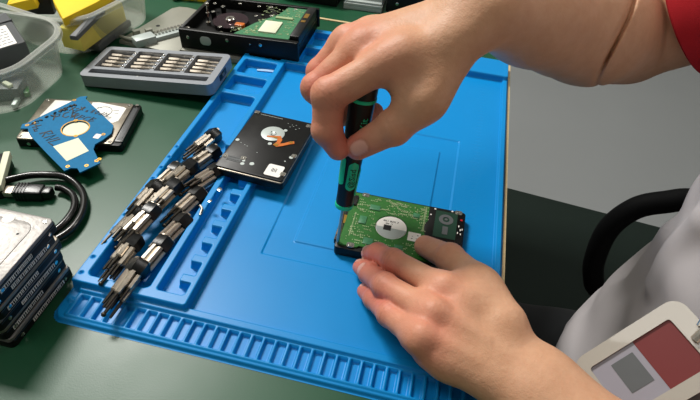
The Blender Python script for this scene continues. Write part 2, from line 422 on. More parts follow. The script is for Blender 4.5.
lc = MB().box(7, 21, 13.2, 20, 9.6, 9.9, .4).build('connector', 'greyplastic', k)
b = MB()
for i in range(9): b.box(8+i*1.4, 8.7+i*1.4, 14.2, 15.2, 9.9, 10); b.box(8+i*1.4, 8.7+i*1.4, 17.8, 18.8, 9.9, 10)
b.build('contacts', 'ink', lc)
for x, y in ((3.5, 96), (4.2, 17.5), (66, 11), (63, 92), (66.2, 40), (22, 20)): 
    MB().prism(rrect(x-2.6, x+2.8, y-2, y+3.2, 1.2), 9.6, 9.95).build('screw_tab', 'steel', k); screw(k, x, y, 10, 1.9)
b = MB()
for x, y, r_ in ((4.6, 45, 2.0), (37, 50.5, 2.1), (33, 15.5, 2.3), (64.5, 37.5, 2), (43.5, 76.5, 2), (24.5, 12.5, 2), (61, 30, .8), (24, 17, 1.4)): b.cyl(x, y, 9.5, 9.9, r_, 16)
b.build('plug', 'sinkgrey', k)
b = MB()
for i in range(26): b.box(9+.95*i, 9.5+.95*i, 94.2, 95.0, 9.6, 9.68)
for x, y in ((45, 84), (48, 86), (52, 82), (46, 88), (55, 85), (50, 89), (41, 89), (14, 40), (17, 39), (9, 42), (30, 33)): b.box(x, x+1.2, y, y+.5, 9.6, 9.68)
b.build('print', 'sinkgrey', k)

k.scale = (.955, .955, .955)
# silver laptop drive under the blue board
s = thing('laptop_hard_drive', (-146.6, 165.1, .1), .205, 'bronze-silver laptop hard drive with torn white labels, under a blue circuit board', 'hard drive')
MB().prism(rrect(0, 100, 0, 70, 3), 0, 8, .6).build('chassis', 'blackmetal', s)
MB().prism(rrect(.5, 92, .5, 69.5, 3), 7.8, 9.4, .5).build('cover', 'castalu', s)
MB().prism([(8, 37), (30, 37), (38, 67), (11.5, 67)], 9.4, 9.55).build('torn_label', 'white', s)
MB().prism([(50, 67), (57, 68), (84, 62), (87, 60), (86, 38), (82, 34), (60, 34), (52, 40)], 9.4, 9.55).build('torn_label', 'white', s)
b = MB(); b.prism(circ(66, 52, 9, 24), 9.55, 9.65, holes=[list(reversed(circ(66, 52, 8.3, 24)))])
for x, y, w in ((58, 58, 5), (66, 60, 4), (75, 55, 6), (64, 47, 4), (78, 50, 4)): b.box(x, x+w, y, y+.7, 9.55, 9.65)
b.build('print', 'greyplastic', s)
c = MB(); c.box(92.5, 100.5, 5, 64, 1.5, 9.2, .6, .3); c = c.build('connector', 'black', s)
b = MB()
for i in range(30): b.box(94, 98.6, 8+1.8*i, 8.9+1.8*i, 9.2, 9.4)
b.build('contacts', 'greyplastic', c)
for x, y in ((3.5, 66.5), (3.5, 4), (96, 67.2), (89, 3.5), (88, 66)): screw(s, x, y, 9.4, 1.8)
b = MB(); b.sweep([(12, -.2, 4), (12, -1, 4)], 1.8, 12); b.sweep([(76, -.2, 4), (76, -1, 4)], 1.8, 12); b.build('side_screw', 'steel', s)

# blue loose circuit board (local frame = desk frame, shifted)
bx, by = -100, 193
def W2(pts): return [(x-bx, y-by) for x, y in pts]
bb = thing('circuit_board', (bx, by, 11.2), 0, 'loose blue circuit board with black handwriting and cream sticker, resting on a silver drive', 'circuit board')
outer = W2([(-49.3, 152.8), (-66, 169), (-68.5, 176), (-65.5, 184), (-63.2, 196), (-68, 208), (-118.5, 241), (-120, 246), (-126, 243), (-128, 236), (-147, 187), (-150.5, 183.5), (-147.7, 177), (-141, 179), (-137.5, 174.5), (-134, 172), (-129.1, 168.1), (-100, 150), (-73, 134), (-70, 139), (-64.5, 140.5), (-59, 136)])[::-1]
a_ = sum(outer[i][0]*outer[(i+1) % len(outer)][1]-outer[(i+1) % len(outer)][0]*outer[i][1] for i in range(len(outer)))
if a_ < 0: outer = outer[::-1]
MB().prism(outer, 0, 1.3, holes=[list(reversed(circ(0.3, 0, 12.4, 40)))]).build('board', 'blue_pcb', bb)
MB().prism(circ(.3, 0, 13.3, 40), 1.25, 1.45, holes=[list(reversed(circ(.3, 0, 12.3, 40)))]).build('hole_ring', 'gold', bb)
MB().cyl(.3, 0, -.6, -.1, 11.8, 36).build('backing_label', 'cream', bb)
st = MB().prism(W2([(-78.5, 146.2), (-68.2, 165.3), (-88.5, 180), (-102.5, 161.5)])[::-1] , 1.3, 1.5)
st = st.build('foam_sticker', 'cream', bb)
T = Matrix.Rotation(R(34), 4, 'Z')
def strokes(b, word, x, y, h, rot, z, r=.42, slant=.15):
    G = {'H': [[(0, 0), (.1, 1)], [(.6, 0), (.7, 1)], [(0, .45), (.7, .55)]], '2': [[(0, .3), (.3, .4), (.4, .2), (.1, 0), (.5, -.05)]], ',': [[(0, .1), (-.1, -.15)]],
         'R': [[(0, 0), (.1, 1)], [(.1, 1), (.6, .9), (.5, .6), (.1, .5), (.6, 0)]], 'N': [[(0, 0), (.1, 1), (.5, 0), (.65, 1)]], 'L': [[(.1, 1), (0, 0), (.7, .1)]],
         'P': [[(0, 0), (.15, 1), (.6, .85), (.55, .55), (.1, .5)]], 'C': [[(.6, .9), (.15, .8), (0, .3), (.3, 0), (.6, .15)]], 'B': [[(0, 0), (.15, 1), (.6, .85), (.15, .55), (.65, .3), (0, 0)]],
         'X': [[(0, 0), (.6, 1)], [(0, 1), (.6, 0)]], '-': [[(0, .5), (.45, .5)]], '1': [[(0, 0), (.15, 1)]], '8': [[(.3, .5), (.05, .8), (.35, 1), (.5, .75), (.1, .3), (.3, 0), (.5, .25), (.3, .5)]],
         '0': [[(.3, 0), (0, .4), (.3, 1), (.55, .6), (.3, 0)]], 'd': [[(.5, 1), (.45, 0), (.1, .05), (.1, .4), (.45, .45)]], 'M': [[(0, 0), (.1, 1), (.35, .4), (.65, 1), (.7, 0)]], ' ': []}
    c, s_ = math.cos(rot), math.sin(rot); cx = 0
    for ch in word:
        for st_ in G[ch]:
            pts = [(cx+(px_+slant*py_)*h, py_*h) for px_, py_ in st_]
            b.sweep([(x+c*u-s_*v, y+s_*u+c*v, z) for u, v in pts], r, 6, flat=.3)
        cx += h*(.85 if ch not in ' ,-' else .55)
b = MB(); al = R(38)
strokes(b, 'PCB', -27, 5, 10, R(40), 1.45, .75); strokes(b, 'X-X', -22, 24, 6.5, R(20), 1.45, .65)
strokes(b, 'XPCB2'[:4], -14, 13.5, 7.5, R(0), 1.45, .65); strokes(b, '1280dM', -12, 28, 6, R(-4), 1.45, .55)
strokes(b, 'H2', -43, -9, 8.5, R(-30), 1.45, .7); strokes(b, ',RNL', -31, -15.5, 10.5, R(-30), 1.45, .75)
b.build('handwriting', 'ink', bb)
b = MB()
for x, y in ((-6.8, 11.8), (8, -11.5), (-47, -10), (-43, -5), (-29, 44), (32, -1), (43, -49), (49, -37), (27.5, -55), (48, -40)):
    b.prism(circ(x*.96, y*.96, 1.9, 16), 1.28, 1.5, holes=[list(reversed(circ(x*.96, y*.96, .8, 12)))])
b.build('solder_ring', 'gold', bb)
MB().box(24, 30, -9, -2, 1.3, 1.5, 1).build('small_label', 'white', bb)
rr = random.Random(5); b = MB()
for i in range(22):
    t = rr.random(); x = -45+t*20+rr.uniform(-1, 1); y = -9+t*44+rr.uniform(-2, 1)
    b.box(x+1.5, x+1.5+rr.uniform(1, 3), y, y+rr.uniform(1, 2.5), 1.2, 2.2)
b.build('edge_chips', 'black', bb)

# 3.5 inch drive
h = thing('desktop_hard_drive', (-81.5, 386, 5.6), .005, 'large opened black desktop hard drive with green board, across the mat corner', 'hard drive')
h.rotation_euler = (0, -.043, .005); h.scale = (1, 1, 1.12)
L, Wd, Hh = 150, 101.6, 21.4
b = MB()
b.box(0, L, 0, 6, 0, Hh, 1.5, .6); b.box(0, L, Wd-5, Wd, 0, Hh, 1.5, .6); b.box(0, 5, 5, Wd-4, 0, Hh, 1, .6); b.box(130, L-2, 5, Wd-4, 0, 13, 1, .4)
b.box(2, L-2, 3, Wd-3, 0, 10, 1); b.prism([(84, 6), (90, 5.5), (98, 34), (112, 60), (86, 96), (80, 96), (104, 60), (92, 34)], 9, 19.5)
b.build('chassis', 'blackmetal', h)
b = MB(); b.lathe([(22.5, 15), (22.5, 16), (6, 16.01), (6, 17.5), (5.4, 18.4), (2, 18.4)], 40, 47, 50); pl = b.build('platter', 'platter', h)
MB().lathe([(6.2, 16.2), (6.2, 18), (5, 19), (2.2, 19), (1.6, 18)], 24, 47, 50).build('spindle_clamp', 'steel', pl)
MB().prism(rrect(58, 70, 34, 42, 2), 12, 18.5, .5).build('head_arm', 'orange', h)
MB().prism([(68, 7), (136, 9), (137, 94), (110, 94), (104, 70), (84, 42)], 18, 20.5).build('circuit_board', 'green_pcb2', h)
MB().box(95, 117, 18, 48, 20.5, 22, .5, .2).build('thermal_pad', 'cream', h)
b = MB(); scatter(b, 90, (80, 132, 12, 90), 20.5, [(91, 119, 16, 50)], .8, 3, 8); scatter(b, 26, (62, 90, 10, 26), 20.5, [], .8, 3, 12)
b.box(104, 126, 58, 63, 20.5, 22); tag(b.build('solder_pads', 'solder', h, smooth=False), kind='stuff')
b = MB(); b.box(136, 147.5, 14, 98, 9, 22.8, 1, .6); con = b.build('connector', 'black', h)
b = MB(); b.box(138.5, 144, 64, 76, 22.8, 23.2); b.box(138.5, 144, 52, 57, 22.8, 23.2); b.build('contacts', 'gold', con)
fr = Matrix.Rotation(R(90), 4, 'X')
b = MB(); b.T = Matrix.Translation((34, -.1, 11)) @ fr
b.prism(rrect(-7, 7, -5, 5, 4.5), 0, .5, .15); b.build('foil_window', 'sinkgrey', h)
for x, z in ((11.5, 13), (62, 15), (104, 14.5), (91, 14)):
    b = MB(); b.T = Matrix.Translation((x, -.1, z)) @ fr; b.lathe([(2 if x != 91 else .9, 0), (2 if x != 91 else .9, .5), (1.2 if x != 91 else .4, .8)], 14); b.build('side_screw', 'steel', h)
for x, y in ((20, 60), (26, 78), (45, 22), (52, 8), (60, 24), (78, 60), (96, 66), (12, 84), (44, 92), (72, 88), (88, 90), (120, 92), (8, 10)): 
    screw(h, x, y, 20.4 if x > 70 else 19.5, 2.3)
for x, y, t in ((20, 60, 19.5), (26, 78, 19.5), (45, 22, 19.5), (60, 24, 19.5)): MB().cyl(x, y, 9, t, 3.4, 14).build('screw_post', 'blackmetal', h)
b = MB(); b.sweep([(19, 44, 13), (20, 46, 34)], 1.1, 8); b.lathe([(2.6, 32.5), (2.6, 34.5), (1.6, 35.5)], 16, 20, 46); b.lathe([(3, 10), (3, 13.5)], 14, 19, 44); b.lathe([(2.2, 22), (2.4, 24)], 14, 19.5, 45); b.build('lifting_pin', 'steel', h)

# stack of drives, each its own thing
def stack_drive(i, z, x, y, rot, lidm, label):
    o = thing('laptop_hard_drive', (x, y, z), rot, label, 'hard drive', 'laptop drives in the stack on the desk')
    MB().prism(rrect(0, 100, 0, 69.9, 4), 0, 6.6, .6).build('chassis', 'blackmetal', o)
    MB().prism(rrect(.4, 99.6, .4, 69.5, 4), 6.5, 9.3, .9).build('cover', lidm, o)
    b = MB(); b.box(100, 100.25, 8 if i % 2 else 22, 40 if i % 2 else 58, 1.6, 4.9, 0); sl = b.build('side_label', 'white', o)
    b = MB(); rr = random.Random(i); p = 9 if i % 2 else 23
    e = 39 if i % 2 else 57
    while p < e:
        w = rr.choice((.4, .7, 1.1)); b.box(100.24, 100.34, p, p+w, 1.9, 4.6); p += w+rr.choice((.6, .9))
    b.build('print', 'ink', sl)
    MB().box(100, 100.2, 3, 66, 5.3, 6.3).build('side_trim', 'navy_pcb', o)
    for y_ in (10, 60):
        b = MB(); b.T = Matrix.Translation((100, y_, 3.4)) @ Matrix.Rotation(R(90), 4, 'Y'); b.lathe([(1.6, 0), (1.6, .4), (.8, .5)], 12); b.build('side_screw', 'steel', o)
    for x_ in (14, 50, 86):
        b = MB(); b.T = Matrix.Translation((x_, 0, 3.4)) @ fr; b.lathe([(1.6, 0), (1.6, .4), (.8, .5)], 12); b.build('side_screw', 'steel', o)
    return o
offs = [(-108.5, -27.5, .0), (-110, -28.6, .01), (-110.2, -27, -.008), (-108.3, -26.2, .012), (-109.5, -28, -.01), (-105.5, -27, .015)]
ords = ['bottom', 'second from the bottom', 'third from the bottom', 'third from the top', 'second from the top']
for i, (x, y, r_) in enumerate(offs[:5]):
    stack_drive(i, .1+9.7*i, x, y, r_, 'castalu' if i % 2 else 'lid', 'dark laptop drive with labelled edge, %s in the stack beside the mat' % ords[i])
t = stack_drive(5, .1+9.7*5, -105.5, -27, .015, 'lid', 'laptop drive with bare brushed silver cover, topmost of the stack beside the blue mat')
cov = [c_ for c_ in t.children if c_.name.startswith('cover')][0]
MB().prism(rrect(9, 91, 8, 62, 9), 9.25, 9.75, .45).build('pressed_panel', 'lid', cov)
MB().prism(circ(70, 61, 4.2, 24), 9.6, 9.85).build('round_sticker', 'white', t); MB().prism(rrect(42, 58, 50, 58, 1.5), 9.7, 9.85).build('sticker', 'white', t)
b = MB(); b.cyl(85, 50, 9.7, 9.85, 1, 12); b.build('hole', 'ink', t)
for x, y in ((4.5, 65), (95.5, 65), (95.5, 5)): screw(t, x, y, 9.3, 1.7)

# cable loop and the small box it plugs into
def smooth_path(pts, n=8):
    P_ = [Vector(p) for p in pts]; out = []
    for i in range(len(P_)-1):
        p0, p1, p2, p3 = P_[max(i-1, 0)], P_[i], P_[i+1], P_[min(i+2, len(P_)-1)]
        for k in range(n):
            t = k/n; out.append(.5*((2*p1)+(-p0+p2)*t+(2*p0-5*p1+4*p2-p3)*t*t+(-p0+3*p1-3*p2+p3)*t**3))
    return out+[P_[-1]]
cb = thing('usb_cable', (-60, 110, 0), 0, 'thick black usb cable looped on the desk behind the stack of drives', 'cable')
def q(*p): return [(x+60, y-110, z) for x, y, z in p]
b = MB(); b.sweep(smooth_path(q((-122, 106, 9), (-114, 115, 8), (-103, 125, 7), (-90, 131, 6), (-74, 133, 6), (-58, 127, 5), (-44, 115, 5), (-35, 98, 5), (-32.5, 80, 5), (-37, 66, 5), (-46, 55, 5), (-56, 48, 5), (-70, 46.5, 5), (-85, 47, 5))), 3.3, 12)
b.sweep(smooth_path(q((-73, 119, 5.5), (-66, 119, 5.5), (-54, 114, 5), (-45, 102, 5), (-42, 86, 5), (-45, 70, 5), (-53, 59, 5), (-64, 53, 6), (-78, 53, 6))), 3.2, 12); b.build('cord', 'cable', cb)
pa = R(14); b = MB(); b.T = Matrix.Translation((-43, -6, 0)) @ Matrix.Rotation(pa, 4, 'Z')
b.prism(rrect(0, 25, -6.5, 6.5, 2), 1, 10.5, 1.5)
for i in range(4): b.prism(rrect(2+2.6*i, 3.4+2.6*i, -7, 7, .4), .8, 11, .3)
b.prism(rrect(24, 32, -4.6, 4.6, 1.5), 2, 9.5, 1); b.build('plug_housing', 'rubber', cb)
b = MB(); b.T = Matrix.Translation((-43, -6, 0)) @ Matrix.Rotation(pa, 4, 'Z'); b.box(-8, 0, -4.6, 4.6, 3.5, 8.2, .3, .2); b.build('plug_shell', 'bitsteel', cb)
db = thing('drive_enclosure', (-150, 105, 0), R(-62), 'black plastic drive adapter with cream rim behind the cable plug', 'adapter')
MB().prism(rrect(-24, 24, -18, 32, 2), .1, 14, 1).build('housing', 'black', db)
MB().prism(rrect(-24, 24, 28, 33.5, 1), 9, 15.2, .3).build('cream_rim', 'cream', db)
# ------------------------------------------------------------------ bit kit
KM = Matrix.Translation((-149, 277, .3)) @ Matrix.Rotation(.052, 4, 'Z') @ Matrix.Rotation(-.084, 4, 'Y')
kt = thing('screwdriver_kit', (-149, 277, .3), .052, 'slim grey metal screwdriver kit case with four open trays of bits', 'tool kit')
kt.rotation_euler = (KM.to_3x3()).to_euler()
L, Wd, Hh = 154, 68, 14
holes = [rrect(8+35.5*i, 39+35.5*i, 21, 61, 1.5) for i in range(4)]
MB().prism(offset_poly(rrect(0, L, 0, Wd, 7), 1.5), 0, .8).build('foot', 'kitin', kt); MB().prism(rrect(0, L, 0, Wd, 7), .7, 6, 0).build('case_base', 'kitgrey', kt)
sh = MB(); sh.prism(rrect(0, L, 0, Wd, 7), 6, Hh, holes=[list(reversed(q_)) for q_ in holes]+[list(reversed(rrect(8, 146, 7, 16, 1.5)))])
cs = sh.build('case_rim', 'kitgrey', kt); bv = cs.modifiers.new('soft_edges', 'BEVEL'); bv.width = .0016; bv.segments = 3; bv.limit_method = 'ANGLE'
for i in range(4): MB().box(8.2+35.5*i, 38.8+35.5*i, 21.2, 60.8, 5, 6.2).build('tray', 'kitin', kt)
MB().box(8.2, 145.8, 7.2, 15.8, 5, 9.5).build('tray', 'kitin', kt)
for i in range(3):
    b = MB()
    for j in range(5): b.ball((41.2+35.5*i, 25+7.6*j, Hh-.3), 1.7, 6)
    b.build('magnet_row', 'steel', kt)
b = MB(); b.T = Matrix.Translation((L-.1, 34, 7.8)) @ Matrix.Rotation(R(90), 4, 'Y') @ Matrix.Rotation(R(90), 4, 'Z')
b.prism(rrect(-10, 10, -3.4, 3.4, 1), 0, .6); b.build('latch_slot', 'black', kt)
b = MB(); b.T = Matrix.Translation((L-.1, 34, 7.8)) @ Matrix.Rotation(R(90), 4, 'Y') @ Matrix.Rotation(R(90), 4, 'Z'); b.prism(rrect(-3, 3, -1.8, 1.8, .5), .5, 1.1); b.build('latch', 'kitin', kt)
MB().lathe([(1.8, 9), (1.8, 11.3), (1, 11.6)], 12, 64, 11.5).build('latch_pin', 'steel', kt)
def bit_mb(L_=27, r=2.5):
    b = MB(); b.sweep([(0, 0, 0), (.6, 0, 0), (13, 0, 0), (14, 0, 0)], [r*.8, r, r, r*.72], 6); b.sweep([(13.5, 0, 0), (L_-3, 0, 0), (L_, 0, 0)], [r*.62, r*.55, r*.25], 8); return b
proto_mesh = None
kb = math.cos(.067), math.sin(.067)
rows = ['first', 'second', 'third', 'fourth', 'fifth']
trays = ['end tray away from the mat', 'third tray from the mat', 'second tray from the mat', 'end tray beside the mat']
first = None
for i in range(4):
    for j in range(5):
        wx, wy, wz = KM @ Vector((9.8+35.5*i, 25.5+7.8*j, 8.8))
        if first is None: o = first = bit_mb().build('screwdriver_bit', 'bitsteel')
        else: o = first.copy(); COL.objects.link(o)
        o.location = (wx*MM, wy*MM, (DESK+wz)*MM); o.rotation_euler = (0, -.084, .052+(.04*((i*5+j*3) % 3-1)))
        tag(o, 'steel bit, %s from the case front, in the %s' % (rows[j], trays[i]), 'bit', 'bits in the grey kit case')

# ------------------------------------------------------------------ clusters of hex keys with black clips
def make_cluster(seed):
    """axis along +x, black clip near the origin, steel hex tools fanned out towards +x"""
    r = random.Random(seed)
    o = thing('bit_cluster', (0, 0, 0), 0, 'x', 'tool')
    b = MB()
    n = 12; prof = []
    pts = [(-6.5, 5.4), (-6, 7.2), (-4, 8.2), (4, 8.2), (5.8, 7.4), (6.4, 5.4)]
    vs = []; 
    for x, rad in pts:
        for k_ in range(n):
            a = 2*math.pi*k_/n; q_ = rad*(1 if k_ % 2 else .86); vs.append((x, q_*math.cos(a), q_*math.sin(a)))
    fs = [(i*n+k_, i*n+(k_+1) % n, (i+1)*n+(k_+1) % n, (i+1)*n+k_) for i in range(len(pts)-1) for k_ in range(n)]+[tuple(reversed(range(n))), tuple((len(pts)-1)*n+k_ for k_ in range(n))]
    b.add(vs, fs); b.build('clip', 'rubber', o)
    for k_ in range(6):
        a = math.pi*2*k_/6+.3; rad = 4.4
        y, z = rad*math.cos(a), rad*math.sin(a); e = r.uniform(25, 35); sp = 1.1
        p0 = Vector((-7.5 if k_ % 2 else -6.8, y*1.02, z*1.02)); p1 = Vector((e-7, y*sp, z*sp)); p2 = Vector((e, y*sp*1.02, z*sp*1.02))
        b = MB(); d_ = (p1-p0).normalized()
        b.sweep([p0, p0+d_*.6, p1-d_*.8, p1], [1.8, 2.35, 2.35, 1.5], 6); bo = b.build('bit', 'bitsteel', o, angle=25)
        b = MB(); b.sweep([p1-d_*.2, p2, p2+d_*(r.uniform(3, 7))], [1.4, 1.25, 1.0], 8); b.build('tip', 'darksteel', bo)
    b = MB(); b.sweep([(-6, 0, 0), (41, 0, 0)], 1.3, 8); b.ball((42, 0, 0), 1.9, 8); b.build('core_rod', 'darksteel', o)
    return o
protos = [make_cluster(s_) for s_ in (1, 2, 3)]
cl = [  # clip x, y, z, heading degrees, pitch degrees, label
 (29, 225, 9, -106, 0, 'at the far tip of the heap'),
 (39, 200, 9, -110, 0, 'second from the far tip of the heap'),
 (55, 171, 13, -112, -3, 'touching the corner of the black drive'),
 (32, 166, 17, -106, 3, 'second row, middle, from the far tip'),
 (18, 165, 10, -100, 0, 'on the rim side, first from the far tip'),
 (15, 134, 14, -98, 2, 'leaning on the rim, midway along the heap'),
 (32, 135, 19, -102, 2, 'on top at the centre of the heap'),
 (51, 139, 11, -104, 0, 'along the rack side at the centre of the heap'),
 (13, 104, 10, -97, 2, 'last one on the rim side of the heap'),
 (28, 102, 19, -100, 2, 'on top, just short of the heap centre'),
 (53, 106, 10, -103, 0, 'along the rack, beside the bent silver pin'),
 (28, 71, 14, -93, 0, 'tips hanging over the compartment edge'),
 (49, 78, 11, -97, 0, 'second from the slotted strip, rack side'),
 (46, 47, 17, -95, 3, 'tips reaching over the slotted strip'),
]
used = [False]*3
for i, (x, y, z, a, pt, lb_) in enumerate(cl):
    o = protos[i % 3] if not used[i % 3] else copy_tree(protos[i % 3]); used[i % 3] = True
    o.location = (x*MM, y*MM, (DESK+z)*MM); o.rotation_euler = (R(i*23), R(pt), R(a)); 
    o.rotation_mode = 'XYZ'
    tag(o, 'black-clipped cluster of steel hex bits, '+lb_, 'tool', 'bit clusters heaped in the mat compartment')

# loose screws and a white sliver on the mat
def loose_screw(x, y, z, lab, r=2.2, rx=0):
    o = thing('loose_screw', (x, y, z), 0, lab, 'screw', rx=rx)
    MB().lathe([(.7, 0), (.7, 2.2), (r, 2.3), (r, 3.3), (r*.5, 3.5)], 14).build('head', 'steel', o); return o
loose_screw(68.5, 148, 12, 'tiny silver screw on the mat rib beside the corner of the black drive')
loose_screw(66.5, 132, 12, 'tiny silver screw farther down the rib, between drive and loose pin', 1.7)
b = MB(); b.sweep([(0, 0, 2), (3, -3, 2), (4.5, -11, 2)], [1.3, 1.2, 1.1], 8)
o = b.build('bent_pin', 'steel'); place(o, (60, 126, 11.2)); tag(o, 'short bent silver pin lying beside the heap of bit clusters', 'pin')
b = MB().prism([(0, 0), (23, 3.5), (22, 9), (8, 6), (-1, 3)], 0, .8); o = b.build('plastic_strip', 'clear'); o.data.materials[0] = mat('frosted_strip', '#a9c9e6', .3, spec=.6)
place(o, (23.6, 365.9, 3.2)); tag(o, 'thin frosted white strip lying in a small mat compartment', 'strip')

# ------------------------------------------------------------------ plastic tubs
def make_tub(w, d_, h_, rad, label, rimw=4, taper=5):
    o = thing('plastic_tub', (0, 0, 0), 0, label, 'container')
    n = 9
    def ring(off, z): return [(x, y, z) for x, y in rrect(-w/2+off, w/2-off, -d_/2+off, d_/2-off, rad-off*.6, n)]
    b = MB(); prof = [(taper+6, .4), (taper+1, 2.5), (taper, 8), (1.5, h_-7), (0, h_-5), (0, h_), (1.2, h_), (1.2, h_-4.5), (2.8, h_-7), (taper+1.3, 8), (taper+2.3, 3.7), (taper+7, 1.7)]
    vs = []; fs = []
    for off, z in prof: vs += ring(off, z)
    m_ = len(ring(0, 0))
    for i in range(len(prof)-1):
        for k_ in range(m_): fs.append((i*m_+k_, i*m_+(k_+1) % m_, (i+1)*m_+(k_+1) % m_, (i+1)*m_+k_))
    fs.append(tuple(reversed(range(m_)))); fs.append(tuple((len(prof)-1)*m_+k_ for k_ in range(m_)))
    b.add(vs, fs); b.build('tub_body', 'clear', o)
    r_ = MB(); vs = []; fs = []; prof = [(0, h_-2.5), (-rimw, h_-2.5), (-rimw-.6, h_-6), (-rimw-1.6, h_-6), (-rimw-1.2, h_-.6), (0, h_+.2), (1.2, h_)]
    for off, z in prof: vs += [(x, y, z) for x, y in rrect(-w/2+off, w/2-off, -d_/2+off, d_/2-off, rad-off, n)]
    for i in range(len(prof)):
        j = (i+1) % len(prof)
        for k_ in range(m_): fs.append((i*m_+k_, i*m_+(k_+1) % m_, j*m_+(k_+1) % m_, j*m_+k_))
    r_.add(vs, fs); r_.build('rim', 'clear', o)
    return o
c1 = make_tub(170, 128, 52, 42, 'clear plastic tub holding a labelled grey adapter, beside the silver drive')
place(c1, (-256, 253, 0), R(2))
c2 = make_tub(170, 150, 50, 40, 'clear plastic tub full of yellow foam pieces, behind the adapter tub')
place(c2, (-243, 408, 0), R(-12))

ad = thing('power_adapter', (-249, 262, 22), R(52), 'dark grey plastic adapter with a white printed label, standing in a clear tub', 'adapter', rx=R(14), ry=R(-4))
MB().prism(rrect(-42, 42, -27, 27, 2), 0, 30, 2).build('housing', 'greyplastic', ad)
MB().prism(rrect(-42.6, 42.6, 10, 13, 1), 2, 31.5, 1).build('raised_lip', 'greyplastic', ad)
lb = MB().prism(rrect(-34, 34, -25.5, 6, 1), 30, 30.3).build('printed_label', 'white', ad)
b = MB(); rr = random.Random(3)
for j in range(6):
    x = -31
    while x < 28:
        w = rr.uniform(1.5, 6); b.box(x, x+w, -22+4.4*j, -20.6+4.4*j, 30.3, 30.36); x += w+1.3
b.build('print', 'greyplastic', lb)
# small scraps in the first tub
for nm, mt, x, y, z, w, dd, hh, a, lab in (
   ('adapter_block', 'greyplastic', -212, 236, 2.5, 40, 26, 14, 20, 'dark flat block at the bottom of the adapter tub'),
   ('green_connector', 'green_pcb', -192, 244, 2.5, 14, 6, 5, 130, 'small green connector scrap at the bottom of the adapter tub'),
   ('cream_scrap', 'cream', -201, 233, 17, 12, 5, 3, -20, 'small cream plastic scrap on the dark block in the adapter tub'),
   ('grey_bracket', 'sinkgrey', -190, 224, 2.5, 5, 16, 4, 20, 'narrow pale grey bracket in the adapter tub')):
    o = MB().prism(rrect(-w/2, w/2, -dd/2, dd/2, 1), 0, hh, .6).build(nm, mt); place(o, (x, y, z), R(a)); tag(o, lab, 'part')
# foam in the second tub
def foam(poly, z0, z1, m, lab, loc, a, rx=0, ry=0, name='foam_piece'):
    o = MB().prism(poly, z0, z1, 2).build(name, m); place(o, loc, R(a)); o.rotation_euler = (R(rx), R(ry), R(a)); return tag(o, lab, 'foam', None)
def span(p, q_, w, th, m, name, lab, cat, ch_=1.5):
    """a slab lying from p to q_, width w, thickness th, its base at the two points"""
    p, q_ = Vector(p), Vector(q_); L_ = (q_-p).length; x = (q_-p).normalized(); y = Vector((-x.y, x.x, 0)).normalized(); z = x.cross(y)
    o = MB().prism(rrect(-L_/2, L_/2, -w/2, w/2, 1), 0, th, ch_).build(name, m)
    o.matrix_world = Matrix.Translation(Vector(((p.x+q_.x)/2, (p.y+q_.y)/2, (p.z+q_.z)/2+DESK))*MM) @ Matrix((x, y, z)).transposed().to_4x4()
    return tag(o, lab, cat)
span((-187.5, 328.1, 13.0), (-180.5, 412.5, 15.0), 28, 25, 'paleyellow', 'foam_piece', 'long pale yellow foam block lying inside the foam tub', 'foam', 2)
span((-162.7, 303.0, 41.0), (-171.5, 374.0, 41.0), 9, 5, 'greyplastic', 'grey_strap', 'dark grey plastic strip lying on the pale foam block', 'strip')
span((-178.3, 346.6, 4.0), (-177.6, 419.9, 4.0), 22, 8, 'greyplastic', 'grey_pouch', 'flat grey piece under the pale foam block, against the tub wall', 'part')
yp = [(-220.4, 357.4, 50.0), (-182.6, 319.4, 50.0), (-177.7, 342.5, 50.0), (-171.9, 370.1, 50.0), (-168.6, 413.9, 50.0), (-221.9, 453.3, 50.0), (-261.2, 410.0, 50.0)]
cx_, cy_ = -215, 400
o = MB().prism([(x-cx_, y-cy_) for x, y, z in yp], 0, 9, 1.5).build('foam_sheet', 'yellow'); place(o, (cx_, cy_, 46)); tag(o, 'large bright yellow foam sheet sticking up out of the foam tub', 'foam')
span((-288.0, 367.6, 30.0), (-260.5, 381.9, 36.0), 34, 12, 'yellow', 'foam_piece', 'bright yellow foam offcut at the rim beside the black block', 'foam', 2)
o = MB().prism(rrect(-24, 24, -18, 18, 2), 0, 22, 1.5).build('black_block', 'black'); place(o, (-275.0, 391.4, 22.0), R(20)); tag(o, 'black block beneath the yellow foam in the foam tub', 'part')

# ------------------------------------------------------------------ metal plate with spring mechanism
pt_ = thing('metal_cover_plate', (-115, 430, .1), 0, 'warm grey metal plate with rounded end and a toothed slider, between kit and large drive', 'plate')
def W3(*p): return [(x+115, y-430) for x, y in p]
MB().prism(W3((-161, 378), (-108, 372), (-80, 372), (-80, 484), (-122, 492), (-134, 490), (-141, 482)), 0, 5, .8).build('plate', 'plate', pt_)
MB().prism(W3((-80, 380), (-4, 380), (-4, 478), (-80, 482)), 0, 5, .5).build('plate_tongue', 'plate', pt_)
MB().lathe([(2.6, 5.02), (2.6, 5.2)], 16, -19, -2).build('hole', 'ink', pt_)
b = MB(); b.T = Matrix.Translation((-44, -52, 5)) @ Matrix.Rotation(R(58), 4, 'Z') 
b = MB(); b.sweep([(-46, -48, 8), (-36, -50.5, 8), (-22, -52, 8), (-6, -50, 8)], [1.8, 2.4, 3, 3], 8); b.build('lever', 'plate', pt_)
b = MB(); b.T = Matrix.Translation((-13, -47, 5)) @ Matrix.Rotation(R(52), 4, 'Z')
b.prism(rrect(-8, 62, -6, 6, 1), 0, 5, .8); b.prism(rrect(-14, 12, -9, 7, 2), 0, 9, 1); b.build('slider', 'sinkgrey', pt_)
b = MB(); b.T = Matrix.Translation((-13, -47, 5)) @ Matrix.Rotation(R(52), 4, 'Z')
for i in range(9): b.box(14+4.6*i, 17+4.6*i, 1, 5.4, 5, 8.4)
b.build('teeth', 'steel', pt_)
